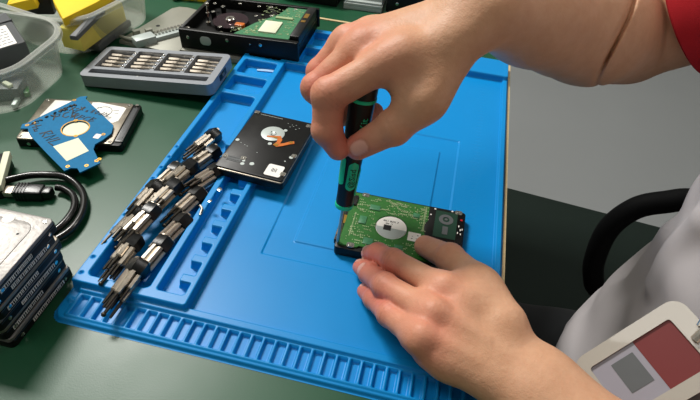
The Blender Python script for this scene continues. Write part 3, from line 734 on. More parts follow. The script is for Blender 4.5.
b = MB(); b.T = Matrix.Translation((-30, -36, 5)) @ Matrix.Rotation(R(50), 4, 'Z')
b.box(-4, 4, -3, 3, 0, 8); b.box(10, 18, -9, -3, 0, 9); b.build('lug', 'plate', pt_)

# ------------------------------------------------------------------ things at the far edge of the desk
def dev(x0, x1, y0, y1, z1, lab, screws):
    o = thing('black_device', (x0, y0, .1), 0, lab, 'device')
    MB().prism(rrect(0, x1-x0, 0, y1-y0, 2), 0, z1, 1.5).build('housing', 'blackmetal', o)
    for x, z in screws:
        b = MB(); b.T = Matrix.Translation((x, 0, z)) @ Matrix.Rotation(R(90), 4, 'X'); b.lathe([(2.4, 0), (2.4, .6), (1.4, 1)], 14); b.build('screw', 'steel', o)
    MB().box(4, x1-x0-4, 4, 9, z1, z1+1).build('top_trim', 'greyplastic', o)
    return o
dev(-20, 69, 577, 680, 34, 'black metal device with round screws, between large drive and heat sink', [(10, 12), (30, 22), (72, 12), (73, 24), (52, 8), (80, 18)])
dev(139, 250, 588, 690, 34, 'black metal device beyond the wrist, on the other side of the heat sink', [(16, 14), (60, 14)])
hs = thing('heat_sink', (79, 577, .1), R(3), 'grey ribbed metal heat sink between two black devices at the far side of the desk', 'heat sink')
MB().box(0, 56, 0, 90, 0, 6, 1, .5).build('base', 'sinkgrey', hs)
for i in range(8): MB().prism(rrect(1, 55, 2+11*i, 9+11*i, .8), 5.8, 12+5*i, .5).build('fin', 'sinkgrey', hs)
MB().prism(rrect(0, 56, 0, 1.8, .5), 5, 9, .3).build('front_lip', 'sinkgrey', hs)
o = foam(rrect(-30, 28, -20, 24, 3), 0, 22, 'yellow', 'bright yellow foam block behind the large black drive', (-134.1, 543.2, 0.0), 8)
b = MB(); b.sweep(smooth_path([(0, 0, 6), (8, 6, 7), (18, 4, 6), (26, 10, 5)]), [5+math.sin(i)*.8 for i in range(25)], 10); b.ball((-3, -2, 6), 6, 8); o = b.build('earplug_pair', 'white'); place(o, (-150, 520, .1)); tag(o, 'small white soft plug on the desk beyond the plate', 'plug')
o = MB().prism(rrect(-22, 22, -30, 30, 8), 0, 12, 3).build('blister_pack', 'clear'); place(o, (-200, 540, .1), R(20)); tag(o, 'small clear blister pack on the desk behind the foam tub', 'pack')

# ------------------------------------------------------------------ the screwdriver in the hand
def frame_to(p, q_):
    z = (Vector(q_)-Vector(p)).normalized(); y = Vector((0, -1, .2)); x = y.cross(z).normalized(); y = z.cross(x)
    # local -y side faces the camera side of the desk
    m = Matrix((x, y, z)).transposed().to_4x4(); return m
tip, top = Vector((182.9, 117.5, 12.3)), Vector((190, 140.5, 152))
Ls = (top-tip).length
sd = bpy.data.objects.new('screwdriver', None); COL.objects.link(sd); sd.empty_display_size = .02
mm = frame_to(tip, top)
sd.matrix_world = Matrix.Translation(((tip.x)*MM, tip.y*MM, (tip.z+DESK)*MM)) @ mm
tag(sd, 'precision screwdriver with black handle and bright green bands, held upright on the green drive', 'screwdriver')
MB().lathe([(.5, 0), (1.3, 2.5), (1.6, 6), (1.7, 46)], 14).build('blade', 'bitsteel', sd)
HB = 11
def handle_r(z): return np.interp(z, [z_+HB for z_ in (27, 28, 31, 45, 70, 95, 120, 134, 146)], [5.2, 6.4, 6.9, 7.2, 8.1, 8.9, 9.6, 9.6, 8.4])
b = MB(); zs = [z_+HB for z_ in (27, 28, 31, 38, 50, 60, 72, 84, 96, 108, 116, 122, 126, 129, 131)]; n = 48; vs = []; fs = []
for z in zs:
    for i in range(n):
        a = 2*math.pi*i/n; r_ = handle_r(z)*(1-.05*(.5+.5*math.cos(6*a)) if 32+HB < z < 122+HB else 1); vs.append((r_*math.cos(a), r_*math.sin(a), z))
for i in range(len(zs)-1):
    for j in range(n): fs.append((i*n+j, i*n+(j+1) % n, (i+1)*n+(j+1) % n, (i+1)*n+j))
fs += [tuple(reversed(range(n))), tuple((len(zs)-1)*n+j for j in range(n))]
b.add(vs, fs); hd = b.build('handle', 'black', sd)
MB().lathe([(5, 37.4), (7, 37.8), (7.4, 39.2), (7.2, 41.2), (5.5, 41.4)], 32).build('green_collar', 'drivergreen', sd)
MB().lathe([(9.0, 128.2), (9.95, 128.6), (9.95, 130.8), (9.0, 131.2)], 40).build('green_ring', 'drivergreen', sd)
MB().lathe([(7.6, 141.8), (8.6, 142), (8.4, 143.4), (6, 144.6)], 32).build('end_cap', 'drivergreen', sd)
def wrap(poly_uv, a0, z0, rr_=.35, name='grip_inlay', m='drivergreen', par=None, lift=.0):
    """flat outline (u around, v along) wrapped on the handle"""
    me_v = []; b = MB(); b.prism(poly_uv, 0, rr_)
    out_ = []
    for u, v, w in b.v:
        z = z0+v; r_ = handle_r(z)+lift+w-.12; a = a0+u/handle_r(z); out_.append((r_*math.cos(a), r_*math.sin(a), z))
    b.v = out_; return b.build(name, m, par or sd)
FA = R(98)          # angle of the side that faces the camera
def wrap_dense(poly): 
    out_ = []
    for i, p in enumerate(poly):
        q_ = poly[(i+1) % len(poly)]; k_ = max(1, int(math.hypot(q_[0]-p[0], q_[1]-p[1])/1.2))
        for t in range(k_): out_.append((p[0]+(q_[0]-p[0])*t/k_, p[1]+(q_[1]-p[1])*t/k_))
    return out_
def inlay(w, l, a0, z0):
    """rounded tongue built as a fine grid so that it follows the curve of the handle"""
    b = MB(); nu, nv = 8, 20; vs = []; fs = []
    for j in range(nv+1):
        v = l*j/nv; hw = w/2
        e = min(v, l-v); hw = w/2*math.sqrt(max(0.02, 1-(1-min(1, e/(w/2)))**2))
        for i in range(nu+1):
            u = -hw+2*hw*i/nu; z = z0+v; r_ = handle_r(z)+.18; a = a0+u/r_; vs.append((r_*math.cos(a), r_*math.sin(a), z))
    for j in range(nv):
        for i in range(nu): a_i = j*(nu+1)+i; fs.append((a_i, a_i+1, a_i+nu+2, a_i+nu+1))
    N_ = len(vs); vs += [(x*.94, y*.94, z) for x, y, z in vs]; fs += [tuple(reversed([f+N_ for f in q_])) for q_ in fs]
    return b.add(vs, fs).build('grip_inlay', 'drivergreen', sd)
inl = inlay(8, 25, FA+.3, 57); inlay(7, 25, FA-.95, 60); inlay(6.6, 25, FA+1.4, 50); inlay(6.6, 25, FA+2.6, 50); inlay(6.6, 25, FA-2.4, 50)
def wrap_text(body, size, a0, z0, m, par, rdir=1, ext=.12, off=.3):
    b = MB(); b.text(body, 0, 0, 0, size, ext=ext, align='LEFT')
    out_ = []
    for x, y, w in b.v:            # reads upwards along the handle
        z = z0+x; r_ = handle_r(min(z, 155))+off+w; a = a0-(y-size*.33)/r_; out_.append((r_*math.cos(a), r_*math.sin(a), z))
    b.v = out_; return b.build('lettering', m, par)
wrap_text('@Sisd', 6.6, FA+.3, 59.5, 'ink', inl, off=.25)
wrap_text('s Kit', 7.5, FA+.45, 104, 'drivergreen', hd, off=.05)
# ------------------------------------------------------------------ signed-distance bodies
def seg(X, a, b, ra, rb, flat=None):
    """tapered capsule; flat=(axis, k) squeezes it along a direction"""
    a = np.array(a, np.float32); b = np.array(b, np.float32); ab = b-a
    pa = X-a; t = np.clip((pa@ab)/float(ab@ab), 0, 1)
    v = pa-t[..., None]*ab
    if flat is not None:
        ax = np.array(flat[0], float); ax -= ab*float(ax@ab)/float(ab@ab); ax /= np.linalg.norm(ax); ax = ax.astype(np.float32)
        c = v@ax; v = v+(c*(1/flat[1]-1))[..., None]*ax
        return (np.linalg.norm(v, axis=-1)-(ra+(rb-ra)*t))*min(1, flat[1]*1.1)
    return np.linalg.norm(v, axis=-1)-(ra+(rb-ra)*t)
def ball_(X, c, r, s=(1, 1, 1)):
    s = np.array(s, np.float32); v = (X-np.array(c, np.float32))/s
    return (np.linalg.norm(v, axis=-1)-r)*s.min()
def smin(a, b, k):
    h = np.clip(.5+.5*(b-a)/k, 0, 1); return b+(a-b)*h-k*h*(1-h)
def smins(l, k):
    r = l[0]
    for x in l[1:]: r = smin(r, x, k)
    return r
def surface_nets(f, lo, hi, h, bs=12):
    lo = np.array(lo, float); n = np.ceil((np.array(hi)-lo)/h).astype(int)//bs*bs+bs+1
    F = np.full(n, 50., np.float32)
    nb = (n-1)//bs
    ax = [np.arange(k_) for k_ in nb]
    C_ = np.stack(np.meshgrid(*ax, indexing='ij'), -1).reshape(-1, 3)
    cc = (C_*bs+bs/2)*h+lo
    dv = f(cc.astype(np.float32)); rad = bs*h*.5*1.75+6
    g_ = np.stack(np.meshgrid(*[np.arange(bs+1)]*3, indexing='ij'), -1)
    for (i, j, k_), d_ in zip(C_, dv):
        sl = (slice(i*bs, i*bs+bs+1), slice(j*bs, j*bs+bs+1), slice(k_*bs, k_*bs+bs+1))
        if abs(d_) > rad:
            if d_ < 0: F[sl] = np.minimum(F[sl], -50) 
            continue
        p = ((g_+np.array([i, j, k_])*bs)*h+lo).astype(np.float32)
        F[sl] = f(p.reshape(-1, 3)).reshape(p.shape[:3])
    S = F < 0
    cs = S[:-1, :-1, :-1].astype(np.int8)
    for dx, dy, dz in ((1,0,0),(0,1,0),(0,0,1),(1,1,0),(1,0,1),(0,1,1),(1,1,1)):
        cs = cs+S[dx:n[0]-1+dx, dy:n[1]-1+dy, dz:n[2]-1+dz]
    act = np.argwhere((cs > 0) & (cs < 8))
    idm = -np.ones(tuple(n-1), np.int32); idm[tuple(act.T)] = np.arange(len(act))
    acc = np.zeros((len(act), 3)); cnt = np.zeros(len(act))
    cor = [np.array(c) for c in np.ndindex(2, 2, 2)]
    for a in cor:
        for d in range(3):
            if a[d]: continue
            b = a.copy(); b[d] = 1
            fa = F[tuple((act+a).T)]; fb = F[tuple((act+b).T)]
            m = (fa < 0) != (fb < 0); t = np.where(m, fa/np.where(m, fa-fb, 1), 0)
            acc[m] += (a+(b-a)*t[:, None])[m]; cnt[m] += 1
    V = (act+acc/cnt[:, None])*h+lo
    Q = []
    for d in range(3):
        u, v = (d+1) % 3, (d+2) % 3
        A = S; e = [slice(None)]*3; e2 = [slice(None)]*3; e[d] = slice(0, n[d]-1); e2[d] = slice(1, n[d])
        ed = np.argwhere(A[tuple(e)] != A[tuple(e2)])
        ed = ed[(ed[:, u] > 0) & (ed[:, v] > 0) & (ed[:, u] < n[u]-1) & (ed[:, v] < n[v]-1)]
        s_ = A[tuple(ed.T)]
        U = np.zeros(3, int); U[u] = 1; W_ = np.zeros(3, int); W_[v] = 1
        q_ = np.stack([idm[tuple((ed-U-W_).T)], idm[tuple((ed-W_).T)], idm[tuple(ed.T)], idm[tuple((ed-U).T)]], 1)
        q_[~s_] = q_[~s_][:, ::-1]; Q.append(q_)
    Q = np.concatenate(Q); Q = Q[(Q >= 0).all(1)]
    # two relaxation steps on the exact surface
    for _ in range(2):
        e_ = .35; g3 = np.stack([f((V+np.eye(3)[i]*e_).astype(np.float32))-f((V-np.eye(3)[i]*e_).astype(np.float32)) for i in range(3)], 1)/(2*e_)
        d_ = f(V.astype(np.float32)); nn = (g3**2).sum(1)+1e-3
        V = V-np.clip(d_/nn, -h*.6, h*.6)[:, None]*g3
    return V, Q
def mesh_obj(name, V, Q, m, parent=None, tint=None):
    me = bpy.data.meshes.new(name); me.from_pydata((V*MM).tolist(), [], Q.tolist())
    me.materials.append(M[m]); me.shade_smooth()
    if tint is not None:
        a = me.color_attributes.new('tint', 'FLOAT_COLOR', 'POINT')
        a.data.foreach_set('color', np.concatenate([np.clip(tint, 0, 1), np.ones((len(tint), 1))], 1).astype(np.float32).ravel())
    me.update(); o = bpy.data.objects.new(name, me); COL.objects.link(o)
    if parent: o.parent = parent
    return o
def lerp(a, b, t): return tuple(a[i]+(b[i]-a[i])*t for i in range(3))
def nrm(v): v = np.array(v, float); return v/np.linalg.norm(v)

# joints (mm)
R_W = (259.4, 193.0, 190.4); R_E = (399.4, 348.5, 124.3); R_S = (560,285,275)
r_idx = [(202.8, 146.0, 165.7), (168.5, 126.4, 145.4), (170.2, 117.9, 123.0), (178.9, 116.4, 109.7)]
r_mid = [(182.7, 164.9, 165.7), (154.8, 144.3, 137.4), (167.4, 150.4, 112.4), (194.9, 163.9, 112.9)]
r_rng = [(168.9, 177.0, 160.4), (151.8, 166.1, 137.4), (163.1, 174.8, 106.6), (186.5, 179.2, 101.2)]
r_pky = [(167.2, 200.5, 150.3), (158.9, 193.2, 132.4), (166.2, 194.9, 109.6), (183.7, 192.2, 103.7)]
r_thm = [(243.8, 168.5, 176.2), (230.7, 138.3, 146.9), (214.2, 129.4, 127.3), (191.9, 122.0, 110.4)]
L_W = (345.3, 15.0, 26.6); L_E = (500,-110,30); L_S = (560,-75,270)
l_idx = [(269.2, 62.7, 50.0), (230.9, 89.0, 38.0), (218.1, 101.6, 29.0), (210.7, 106.7, 21.0)]
l_mid = [(264.1, 38.9, 52.0), (229.3, 64.7, 38.0), (214.9, 84.5, 24.0), (206.8, 97.7, 13.0)]
l_rng = [(259.1, 21.7, 48.0), (236.7, 45.2, 34.0), (223.0, 63.5, 22.0), (214.5, 76.5, 12.0)]
l_pky = [(266.6, 20.4, 38.0), (254.5, 37.0, 24.0), (248.1, 51.3, 14.0), (242.9, 60.4, 9.0)]
l_thm = [(310.6, 53.1, 42.0), (293.9, 77.2, 45.0), (272.0, 106.4, 35.0), (252.6, 125.5, 22.0)]

def finger(X, J, r, k=3.0, pad=None):
    """J: mcp, pip, dip, tip; r: radii at these"""
    d = seg(X, J[0], J[1], r[0], r[1]); d = smin(d, seg(X, J[1], J[2], r[1]*.97, r[2]), k)
    d = smin(d, seg(X, J[2], J[3], r[2], r[3]), k)
    d = smin(d, ball_(X, J[1], r[1]*1.05), 2)            # joint swelling
    d = smin(d, ball_(X, J[2], r[2]*1.03), 2)
    return d
def nail_frame(J, up):
    z = nrm(np.array(J[3])-np.array(J[2])); u = nrm(np.array(up)-z*np.dot(up, z)); s_ = np.cross(z, u)
    return np.array(J[3]), z, u, s_
CAM = np.array((240.2, -179.4, 346.3))
def nailfield(X, J, up, r, w=5.2, l=6.2, back=0.5):
    """0..1 mask of the nail plate and signed distance to its rim"""
    c, z, u, s_ = nail_frame(J, up)
    v = X-c; a = v@s_; b = v@z-back; h = v@u
    d = np.sqrt((a/w)**2+(b/l)**2+((np.abs(a/w)**4+np.abs(b/l)**4)))-1.15
    return d, h
def with_nail(X, d, J, up, r, w, l, back=.5):
    nd, h = nailfield(X, J, up, r, w, l, back)
    rim = np.exp(-(nd*4.5)**2)*(h > r*.2)
    return d+.42*rim-(-.0)*rim
def crease(X, p, ax, r, wdt, dep):
    """shallow ring groove round a joint, on the side it faces"""
    v = X-np.array(p, np.float32); t = v@np.array(nrm(ax), np.float32); q_ = np.linalg.norm(v, axis=-1)
    return dep*np.exp(-(t/wdt)**2)*(q_ < r*1.7)

r_fr = [(r_idx, (11.8, 11.6, 10.2, 8.0)), (r_mid, (11, 10.2, 8.6, 7.2)), (r_rng, (10.5, 9.6, 8.2, 7)), (r_pky, (9.5, 8.5, 7.2, 6.2))]
l_fr = [(l_idx, (10, 8.9, 7.6, 6.4)), (l_mid, (10.2, 9.2, 7.8, 6.6)), (l_rng, (9.4, 8.8, 7.3, 6.1)), (l_pky, (8.4, 7.8, 6.6, 5.6))]
RN_UP = nrm(CAM-np.array(r_thm[3])+np.array((60, -20, 0)))
def hand(X, W, fr, th, thr, palm_n, carpal, side):
    # palm: metacarpals
    parts = []
    for i, (J, r) in enumerate(fr):
        base = carpal[i]
        parts.append(seg(X, base, J[0], 14.5 if i < 2 else 13.5, r[0]*1.02, flat=(palm_n, .92)))
    palm = smins(parts, 12); palm = smin(palm, seg(X, lerp(carpal[0], fr[0][0][0], .82), lerp(carpal[3], fr[3][0][0], .82), 11.5, 10.5), 12)
    palm = smin(palm, seg(X, W, lerp(carpal[1], carpal[2], .5), 22, 19, flat=(palm_n, .78)), 10)
    palm = smin(palm, seg(X, th[0], th[1], thr[0], thr[1]), 12)                 # thenar
    palm = smin(palm, seg(X, lerp(th[0], th[1], .8), lerp(carpal[0], fr[0][0][0], .8), 9.5, 9), 14); palm = smin(palm, seg(X, lerp(th[1], th[2], .25), lerp(fr[0][0][0], fr[0][0][1], .08), 6.5, 7.5), 12)   # first web
    # webs between neighbouring fingers
    for a, b in zip(fr[:-1], fr[1:]):
        palm = smin(palm, seg(X, lerp(a[0][0], a[0][1], .18), lerp(b[0][0], b[0][1], .18), 7.5, 7.5), 7)
    d = None
    for J, r in fr:
        fdd = smin(palm, finger(X, J, r), 5)
        d = fdd if d is None else np.minimum(d, fdd)
    t = smin(seg(X, th[1], th[2], thr[1], thr[2]), seg(X, th[2], th[3], thr[2]*.98, thr[3]), 3)
    t = smin(t, ball_(X, th[2], thr[2]*1.06), 2)
    fdd = smin(palm, t, 7); d = np.minimum(d, fdd)
    return d
r_palm = nrm((-.35, .1, 1)); l_palm = nrm((.1, -.1, 1))
def carp(W, fr, k, spread):
    # carpal ends of the four metacarpals, spread across the wrist
    c = [np.array(J[0], float) for J, r in fr]; m_ = sum(c)/4; W = np.array(W, float)
    ax = nrm(W-m_); return [tuple(W-ax*k+(c_-m_-ax*np.dot(c_-m_, ax))*spread) for c_ in c]
r_car = carp(R_W, r_fr, 16, .6); l_car = carp(L_W, l_fr, 14, .6)
def wrinkle(X, J, r, n=3, dep=.35):
    o = 0; dep = dep*.5
    ax = nrm(np.array(J[2])-np.array(J[0]))
    for i in range(n):
        o = o+crease(X, np.array(J[1])+ax*(i-(n-1)/2)*2.6, ax, r[1], .55, dep)
    return o
CRA = np.array((385.9, 312.9, 150.7), np.float32); CRV = nrm(np.array((386.1, 285.2, 121.7))-CRA).astype(np.float32); CRW = nrm(CRA-np.array((240.2, -179.4, 346.3))).astype(np.float32); CRB = 1; CRN = np.cross(CRV, CRW).astype(np.float32)
def right_arm(X):
    d = hand(X, R_W, r_fr, r_thm, (18, 14.5, 12.2, 9.2), r_palm, r_car, 0)
    W, E = R_W, R_E
    arm = seg(X, W, lerp(W, E, .28), 29, 36, flat=(r_palm, .9)); arm = smin(arm, seg(X, lerp(W, E, .26), lerp(W, E, .68), 36, 48), 12)
    arm = smin(arm, seg(X, lerp(W, E, .66), lerp(W, E, 1), 47, 47), 10)
    arm = smin(arm, seg(X, lerp(W, E, .5), lerp(W, E, .85, ), 40, 40), 10)
    d = smin(d, arm, 14)
    up = seg(X, (E[0]+18, E[1]-4, E[2]+12), R_S, 43, 52)
    d = smin(d, up, 3.5)
    s_ = (X-CRA)@CRN; v_ = (X-CRA)@CRV; s_ = s_+CRB*.004*v_**2; g_ = (X-CRA)@CRW
    d = d+5.5*np.exp(-(s_/1.7)**2)*np.clip((60-g_)/30, 0, 1)*np.clip((64-v_)/14, 0, 1)
    d = with_nail(X, d, r_thm, RN_UP, 9, 6.2, 8.0, -2.5)
    d = d+wrinkle(X, r_idx, (0, 10.4), 2, .25)+crease(X, r_thm[2], np.array(r_thm[3])-np.array(r_thm[1]), 13, .6, .4)+crease(X, lerp(r_thm[2], r_thm[1], .12), np.array(r_thm[3])-np.array(r_thm[1]), 13, .6, .3)
    return d
def left_arm(X):
    d = hand(X, L_W, l_fr, l_thm, (16, 12.5, 10.8, 8.6), l_palm, l_car, 1)
    W, E = L_W, L_E
    arm = seg(X, W, lerp(W, E, .3), 27, 32, flat=(l_palm, .85)); arm = smin(arm, seg(X, lerp(W, E, .28), lerp(W, E, .7), 32, 44), 12)
    arm = smin(arm, seg(X, lerp(W, E, .68), E, 44, 44), 10)
    d = smin(d, arm, 14); d = smin(d, seg(X, E, L_S, 43, 50), 6)
    # tendons and knuckles on the back of the hand
    for i, (J, r) in enumerate(l_fr[:3]):
        top_ = (0, 0, 4.8); c = tuple(J[0][k_]+top_[k_] for k_ in range(3))
        d = smin(d, ball_(X, c, 5.0), 9)
        d = smin(d, seg(X, tuple(np.array(l_car[i])*.5+np.array(J[0])*.5+np.array((0, 0, 8.2))), tuple(np.array(J[0])+np.array((0, 0, 7.2))), 1.6, 3), 6)
    for J, r in l_fr[:3]: d = d+wrinkle(X, J, r, 3, .32)+crease(X, J[2], np.array(J[3])-np.array(J[1]), 9, .5, .28)
    d = d+crease(X, l_thm[2], np.array(l_thm[3])-np.array(l_thm[1]), 11, .6, .35)
    for J, w in ((l_idx, 4.6), (l_mid, 4.6), (l_rng, 4.2)):
        d = with_nail(X, d, J, (-.25, .35, 1), 6.6, w, 5.2, 1.2)
    return d
def tints(V, fr, th, nails):
    T_ = np.zeros((len(V), 3))
    for J, r in fr:
        for p, s_, w in ((J[1], 6, .8), (J[2], 5, .45), (J[3], 7, .7), (J[0], 7, .5)):
            T_[:, 0] += w*np.exp(-((V-np.array(p))**2).sum(1)/(2*(s_+r[1]*.6)**2))
        ax = nrm(np.array(J[2])-np.array(J[0]))
        for i in range(3):
            t = (V-np.array(J[1]))@ax-(i-1)*2.6
            T_[:, 2] += .28*np.exp(-(t/.6)**2)*(.6+.4*np.sin(V[:, 0]*1.3+V[:, 1]*.9))*(np.linalg.norm(V-np.array(J[1]), axis=1) < r[1]*1.6)
    for p, s_ in ((th[3], 12), (th[2], 10)): T_[:, 0] += .5*np.exp(-((V-np.array(p))**2).sum(1)/(2*s_**2))
    for J, up, w, l, back in nails:
        nd, hh = nailfield(V, J, up, 6, w, l, back)
        T_[:, 1] += np.clip(-nd*6, 0, 1)*(hh > 2); T_[:, 2] += .3*np.exp(-(nd*6)**2)*(hh > 2.5)
    return T_
VR, QR = surface_nets(right_arm, (110, 70, 60), (640, 470, 340), 1.5)
TR = tints(VR, r_fr, r_thm, [(r_thm, RN_UP, 6.2, 8.0, -2.5)])
VL, QL = surface_nets(left_arm, (170, -180, -30), (640, 150, 340), 1.35)
TL = tints(VL, l_fr, l_thm, [(l_idx, (-.25, .35, 1), 4.6, 5.2, 1.2), (l_mid, (-.25, .35, 1), 4.6, 5.2, 1.2), (l_rng, (-.25, .35, 1), 4.2, 5.2, 1.2)])
# head, neck and trunk under the clothes, upright on the chair
HC = np.array((520., 104, 470))
def head(X):
    d = smin(ball_(X, HC+np.array((8, 0, 22)), 88, (1.02, .86, 1.1)), ball_(X, HC+np.array((-22, 0, -42)), 60, (.95, .88, 1.05)), 25)
    d = smin(d, ball_(X, HC+np.array((-50, 0, -82)), 22, (1, 1.2, .8)), 25)
    d = smin(d, seg(X, HC+np.array((-88, 0, 6)), HC+np.array((-103, 0, -26)), 7, 11), 8)
    for s_ in (-1, 1):
        d = smin(d, ball_(X, HC+np.array((12, s_*76, -10)), 20, (.7, .3, 1.3)), 5)
        d = -smin(-d, ball_(X, HC+np.array((-92, s_*32, 8)), 15), 8)
        d = smin(d, ball_(X, HC+np.array((-72, s_*31, 8)), 14), 2)
        d = smin(d, seg(X, HC+np.array((-84, s_*16, 26)), HC+np.array((-78, s_*44, 26)), 5, 4), 6)
    d = smin(d, seg(X, HC+np.array((-86, -18, -56)), HC+np.array((-86, 18, -56)), 6, 6), 4)
    d = d+1.5*np.exp(-((X[..., 2]-HC[2]+56)/1.3)**2)*(X[..., 0] < HC[0]-70)*(np.abs(X[..., 1]-HC[1]) < 22)
    d = smin(d, seg(X, HC+np.array((20, 0, -60)), (552, 104, 300), 52, 58), 20)
    return smin(d, seg(X, (555, 104, 300), (560, 104, -150), 95, 105, flat=((1, 0, 0), .7)), 40)
VH, QH = surface_nets(head, (380, -10, -300), (690, 220, 620), 4.0)
Vb = np.concatenate([VR, VL, VH]); Qb = np.concatenate([QR, QL+len(VR), QH+len(VR)+len(VL)])
person = mesh_obj('person', Vb, Qb, 'skin', None, np.concatenate([TR, TL, np.zeros((len(VH), 3))]))
person.location = (0, 0, DESK*MM)
tag(person, 'person in a pale short-sleeved shirt with red cuffs, working a screwdriver on a drive', 'person')
def hair_f(X):
    d = smin(ball_(X, HC+np.array((14, 0, 30)), 93, (1.02, .88, 1.08)), ball_(X, HC+np.array((40, 0, -20)), 66, (1, 1, 1.1)), 20)
    cut_ = (HC[0]-52+ (HC[2]+60-X[..., 2])*.55)-X[..., 0]
    d = np.maximum(d, cut_*.8)
    return d+1.2*np.sin(X[..., 1]*.35+X[..., 2]*.1)*np.sin(X[..., 0]*.2)
V_, Q_ = surface_nets(hair_f, (420, 0, 340), (650, 210, 620), 4.0); mesh_obj('hair', V_, Q_, 'hair', person)
# shirt: trunk, two short sleeves, folds
TC = np.array((545., 104., 0.))
def fold(X):
    x, y, z = X[..., 0], X[..., 1], X[..., 2]
    u = (y*.8+z*.5); v = (z*.86-y*.4)
    return 4.5*np.sin(v*.045+np.sin(u*.02)*1.6+x*.01)*np.exp(-((z+10)/150)**2)+2.2*np.sin(v*.1+u*.03+1)*np.exp(-((z)/160)**2)+1.4*np.sin(u*.09+v*.05)
SL = [(R_S, (R_E[0]+18, R_E[1]-4, R_E[2]+12)), (L_S, L_E)]
def cutplane(X, S_, E_, t): 
    ax = nrm(np.array(E_)-np.array(S_)); L_ = np.linalg.norm(np.array(E_)-np.array(S_)); return (X-np.array(S_, np.float32))@ax.astype(np.float32)-L_*t
SLT = [.72, .62]
def shirt(X):
    Z = X[..., 2]
    a = np.interp(Z, [-330, -260, -150, 0, 120, 230, 290], [160, 165, 150, 118, 116, 105, 60]); b = np.interp(Z, [-330, -260, -150, 0, 120, 230, 300], [200, 198, 186, 164, 172, 185, 80])
    x, y = (X[..., 0]-TC[0])/a, (X[..., 1]-TC[1])/b; r_ = np.hypot(x, y)
    d = (r_-1)*np.minimum(a, b)*.95; d = np.maximum(d, Z-300); d = np.maximum(d, -300-Z)
    d = smin(d, seg(X, (560, 250, 262), (560, -42, 262), 52, 52), 30)
    for (S_, E_), t in zip(SL, SLT):
        s_ = seg(X, S_, E_, 62, 55); s_ = np.maximum(s_, cutplane(X, S_, E_, t)); d = smin(d, s_, 14)
    d = d+fold(X)*.8
    for rl, rr_ in (([(441.2, 173.6, -101.0), (442.9, 178.5, -44.1), (439.6, 168.8, 5.9), (439.4, 168.2, 45.7)], 9), ([(431.6, 130.6, 27.7), (432.1, 134.6, 63.5), (431.6, 131.2, 95.6)], 8), ([(441.9, 210.0, -175.3), (440.8, 210.4, -131.7), (446.1, 208.3, -96.5)], 10)):
        r_ = np.min([seg(X, a_, b_, rr_, rr_) for a_, b_ in zip(rl[:-1], rl[1:])], axis=0); d = smin(d, r_, 16)
    for (S_, E_), t in zip(SL, SLT):
        inner = seg(X, lerp(S_, E_, .45), E_, 54, 53.5); inner = np.maximum(inner, -cutplane(X, S_, E_, t-.10)); d = np.maximum(d, -inner)
    d = np.maximum(d, -(np.hypot(X[..., 0]-540, X[..., 1]-104)-62+(Z < 285)*200))
    return d
V_, Q_ = surface_nets(shirt, (360, -190, -310), (760, 420, 350), 3.2); sh_o = mesh_obj('shirt', V_, Q_, 'shirt', person)
for (S_, E_), t in zip(SL, SLT):
    ax = nrm(np.array(E_)-np.array(S_)); L_ = np.linalg.norm(np.array(E_)-np.array(S_)); c = np.array(S_)+ax*L_*t
    rot_ = Vector(ax).to_track_quat('Z', 'Y').to_matrix().to_4x4()
    b = MB(); b.T = Matrix.Translation(Vector(c)) @ rot_
    prof = [(52.5, 3), (58.5, 3), (59.5, 5), (58.5, 14), (57.5, 28), (56, 29.5), (50.5, 29.5), (49.5, 28), (51, 14)]
    n = 56; vs = []; fs = []
    for r_, z in prof:
        for k_ in range(n): a = 2*math.pi*k_/n; q_ = r_*(1+.008*math.sin(3*a+1)); vs.append((q_*math.cos(a), q_*math.sin(a), z))
    m_ = len(prof)
    for i in range(m_):
        j = (i+1) % m_
        for k_ in range(n): fs.append((i*n+k_, i*n+(k_+1) % n, j*n+(k_+1) % n, j*n+k_))
    b.add(vs, fs); tag(b.build('sleeve_cuff', 'red', person), label='red knitted sleeve cuff')
# trousers and shoes
def legs(X):
    d = ball_(X, (570, 104, -255), 1, (1, 1, 1))+1
    d = seg(X, (570, 60, -245), (570, 150, -245), 98, 98, flat=((0, 0, 1), .8))
    for s_ in (-1, 1):
        y = 104+s_*88
        l = smin(seg(X, (550, 104+s_*76, -228), (180, y+s_*20, -225), 92, 66), seg(X, (180, y+s_*20, -235), (210, y+s_*20, -660), 58, 48), 16)
        d = smin(d, l, 16)
    return d+2.5*np.sin(X[..., 0]*.05+X[..., 1]*.03)
V_, Q_ = surface_nets(legs, (90, -140, -740), (700, 350, -120), 6.0); mesh_obj('trousers', V_, Q_, 'trousers', person)
for s_ in (-1, 1):
    y = 104+s_*108
    def shoe(X):
        d = smin(seg(X, (225, y, -705), (110, y+s_*10, -715), 38, 36, flat=((0, 0, 1), .8)), seg(X, (222, y, -700), (215, y, -650), 38, 44), 15)
        return np.maximum(d, -745-X[..., 2])
    V_, Q_ = surface_nets(shoe, (60, y-60, -752), (290, y+60, -600), 5.0); mesh_obj('shoe', V_, Q_, 'black', person)

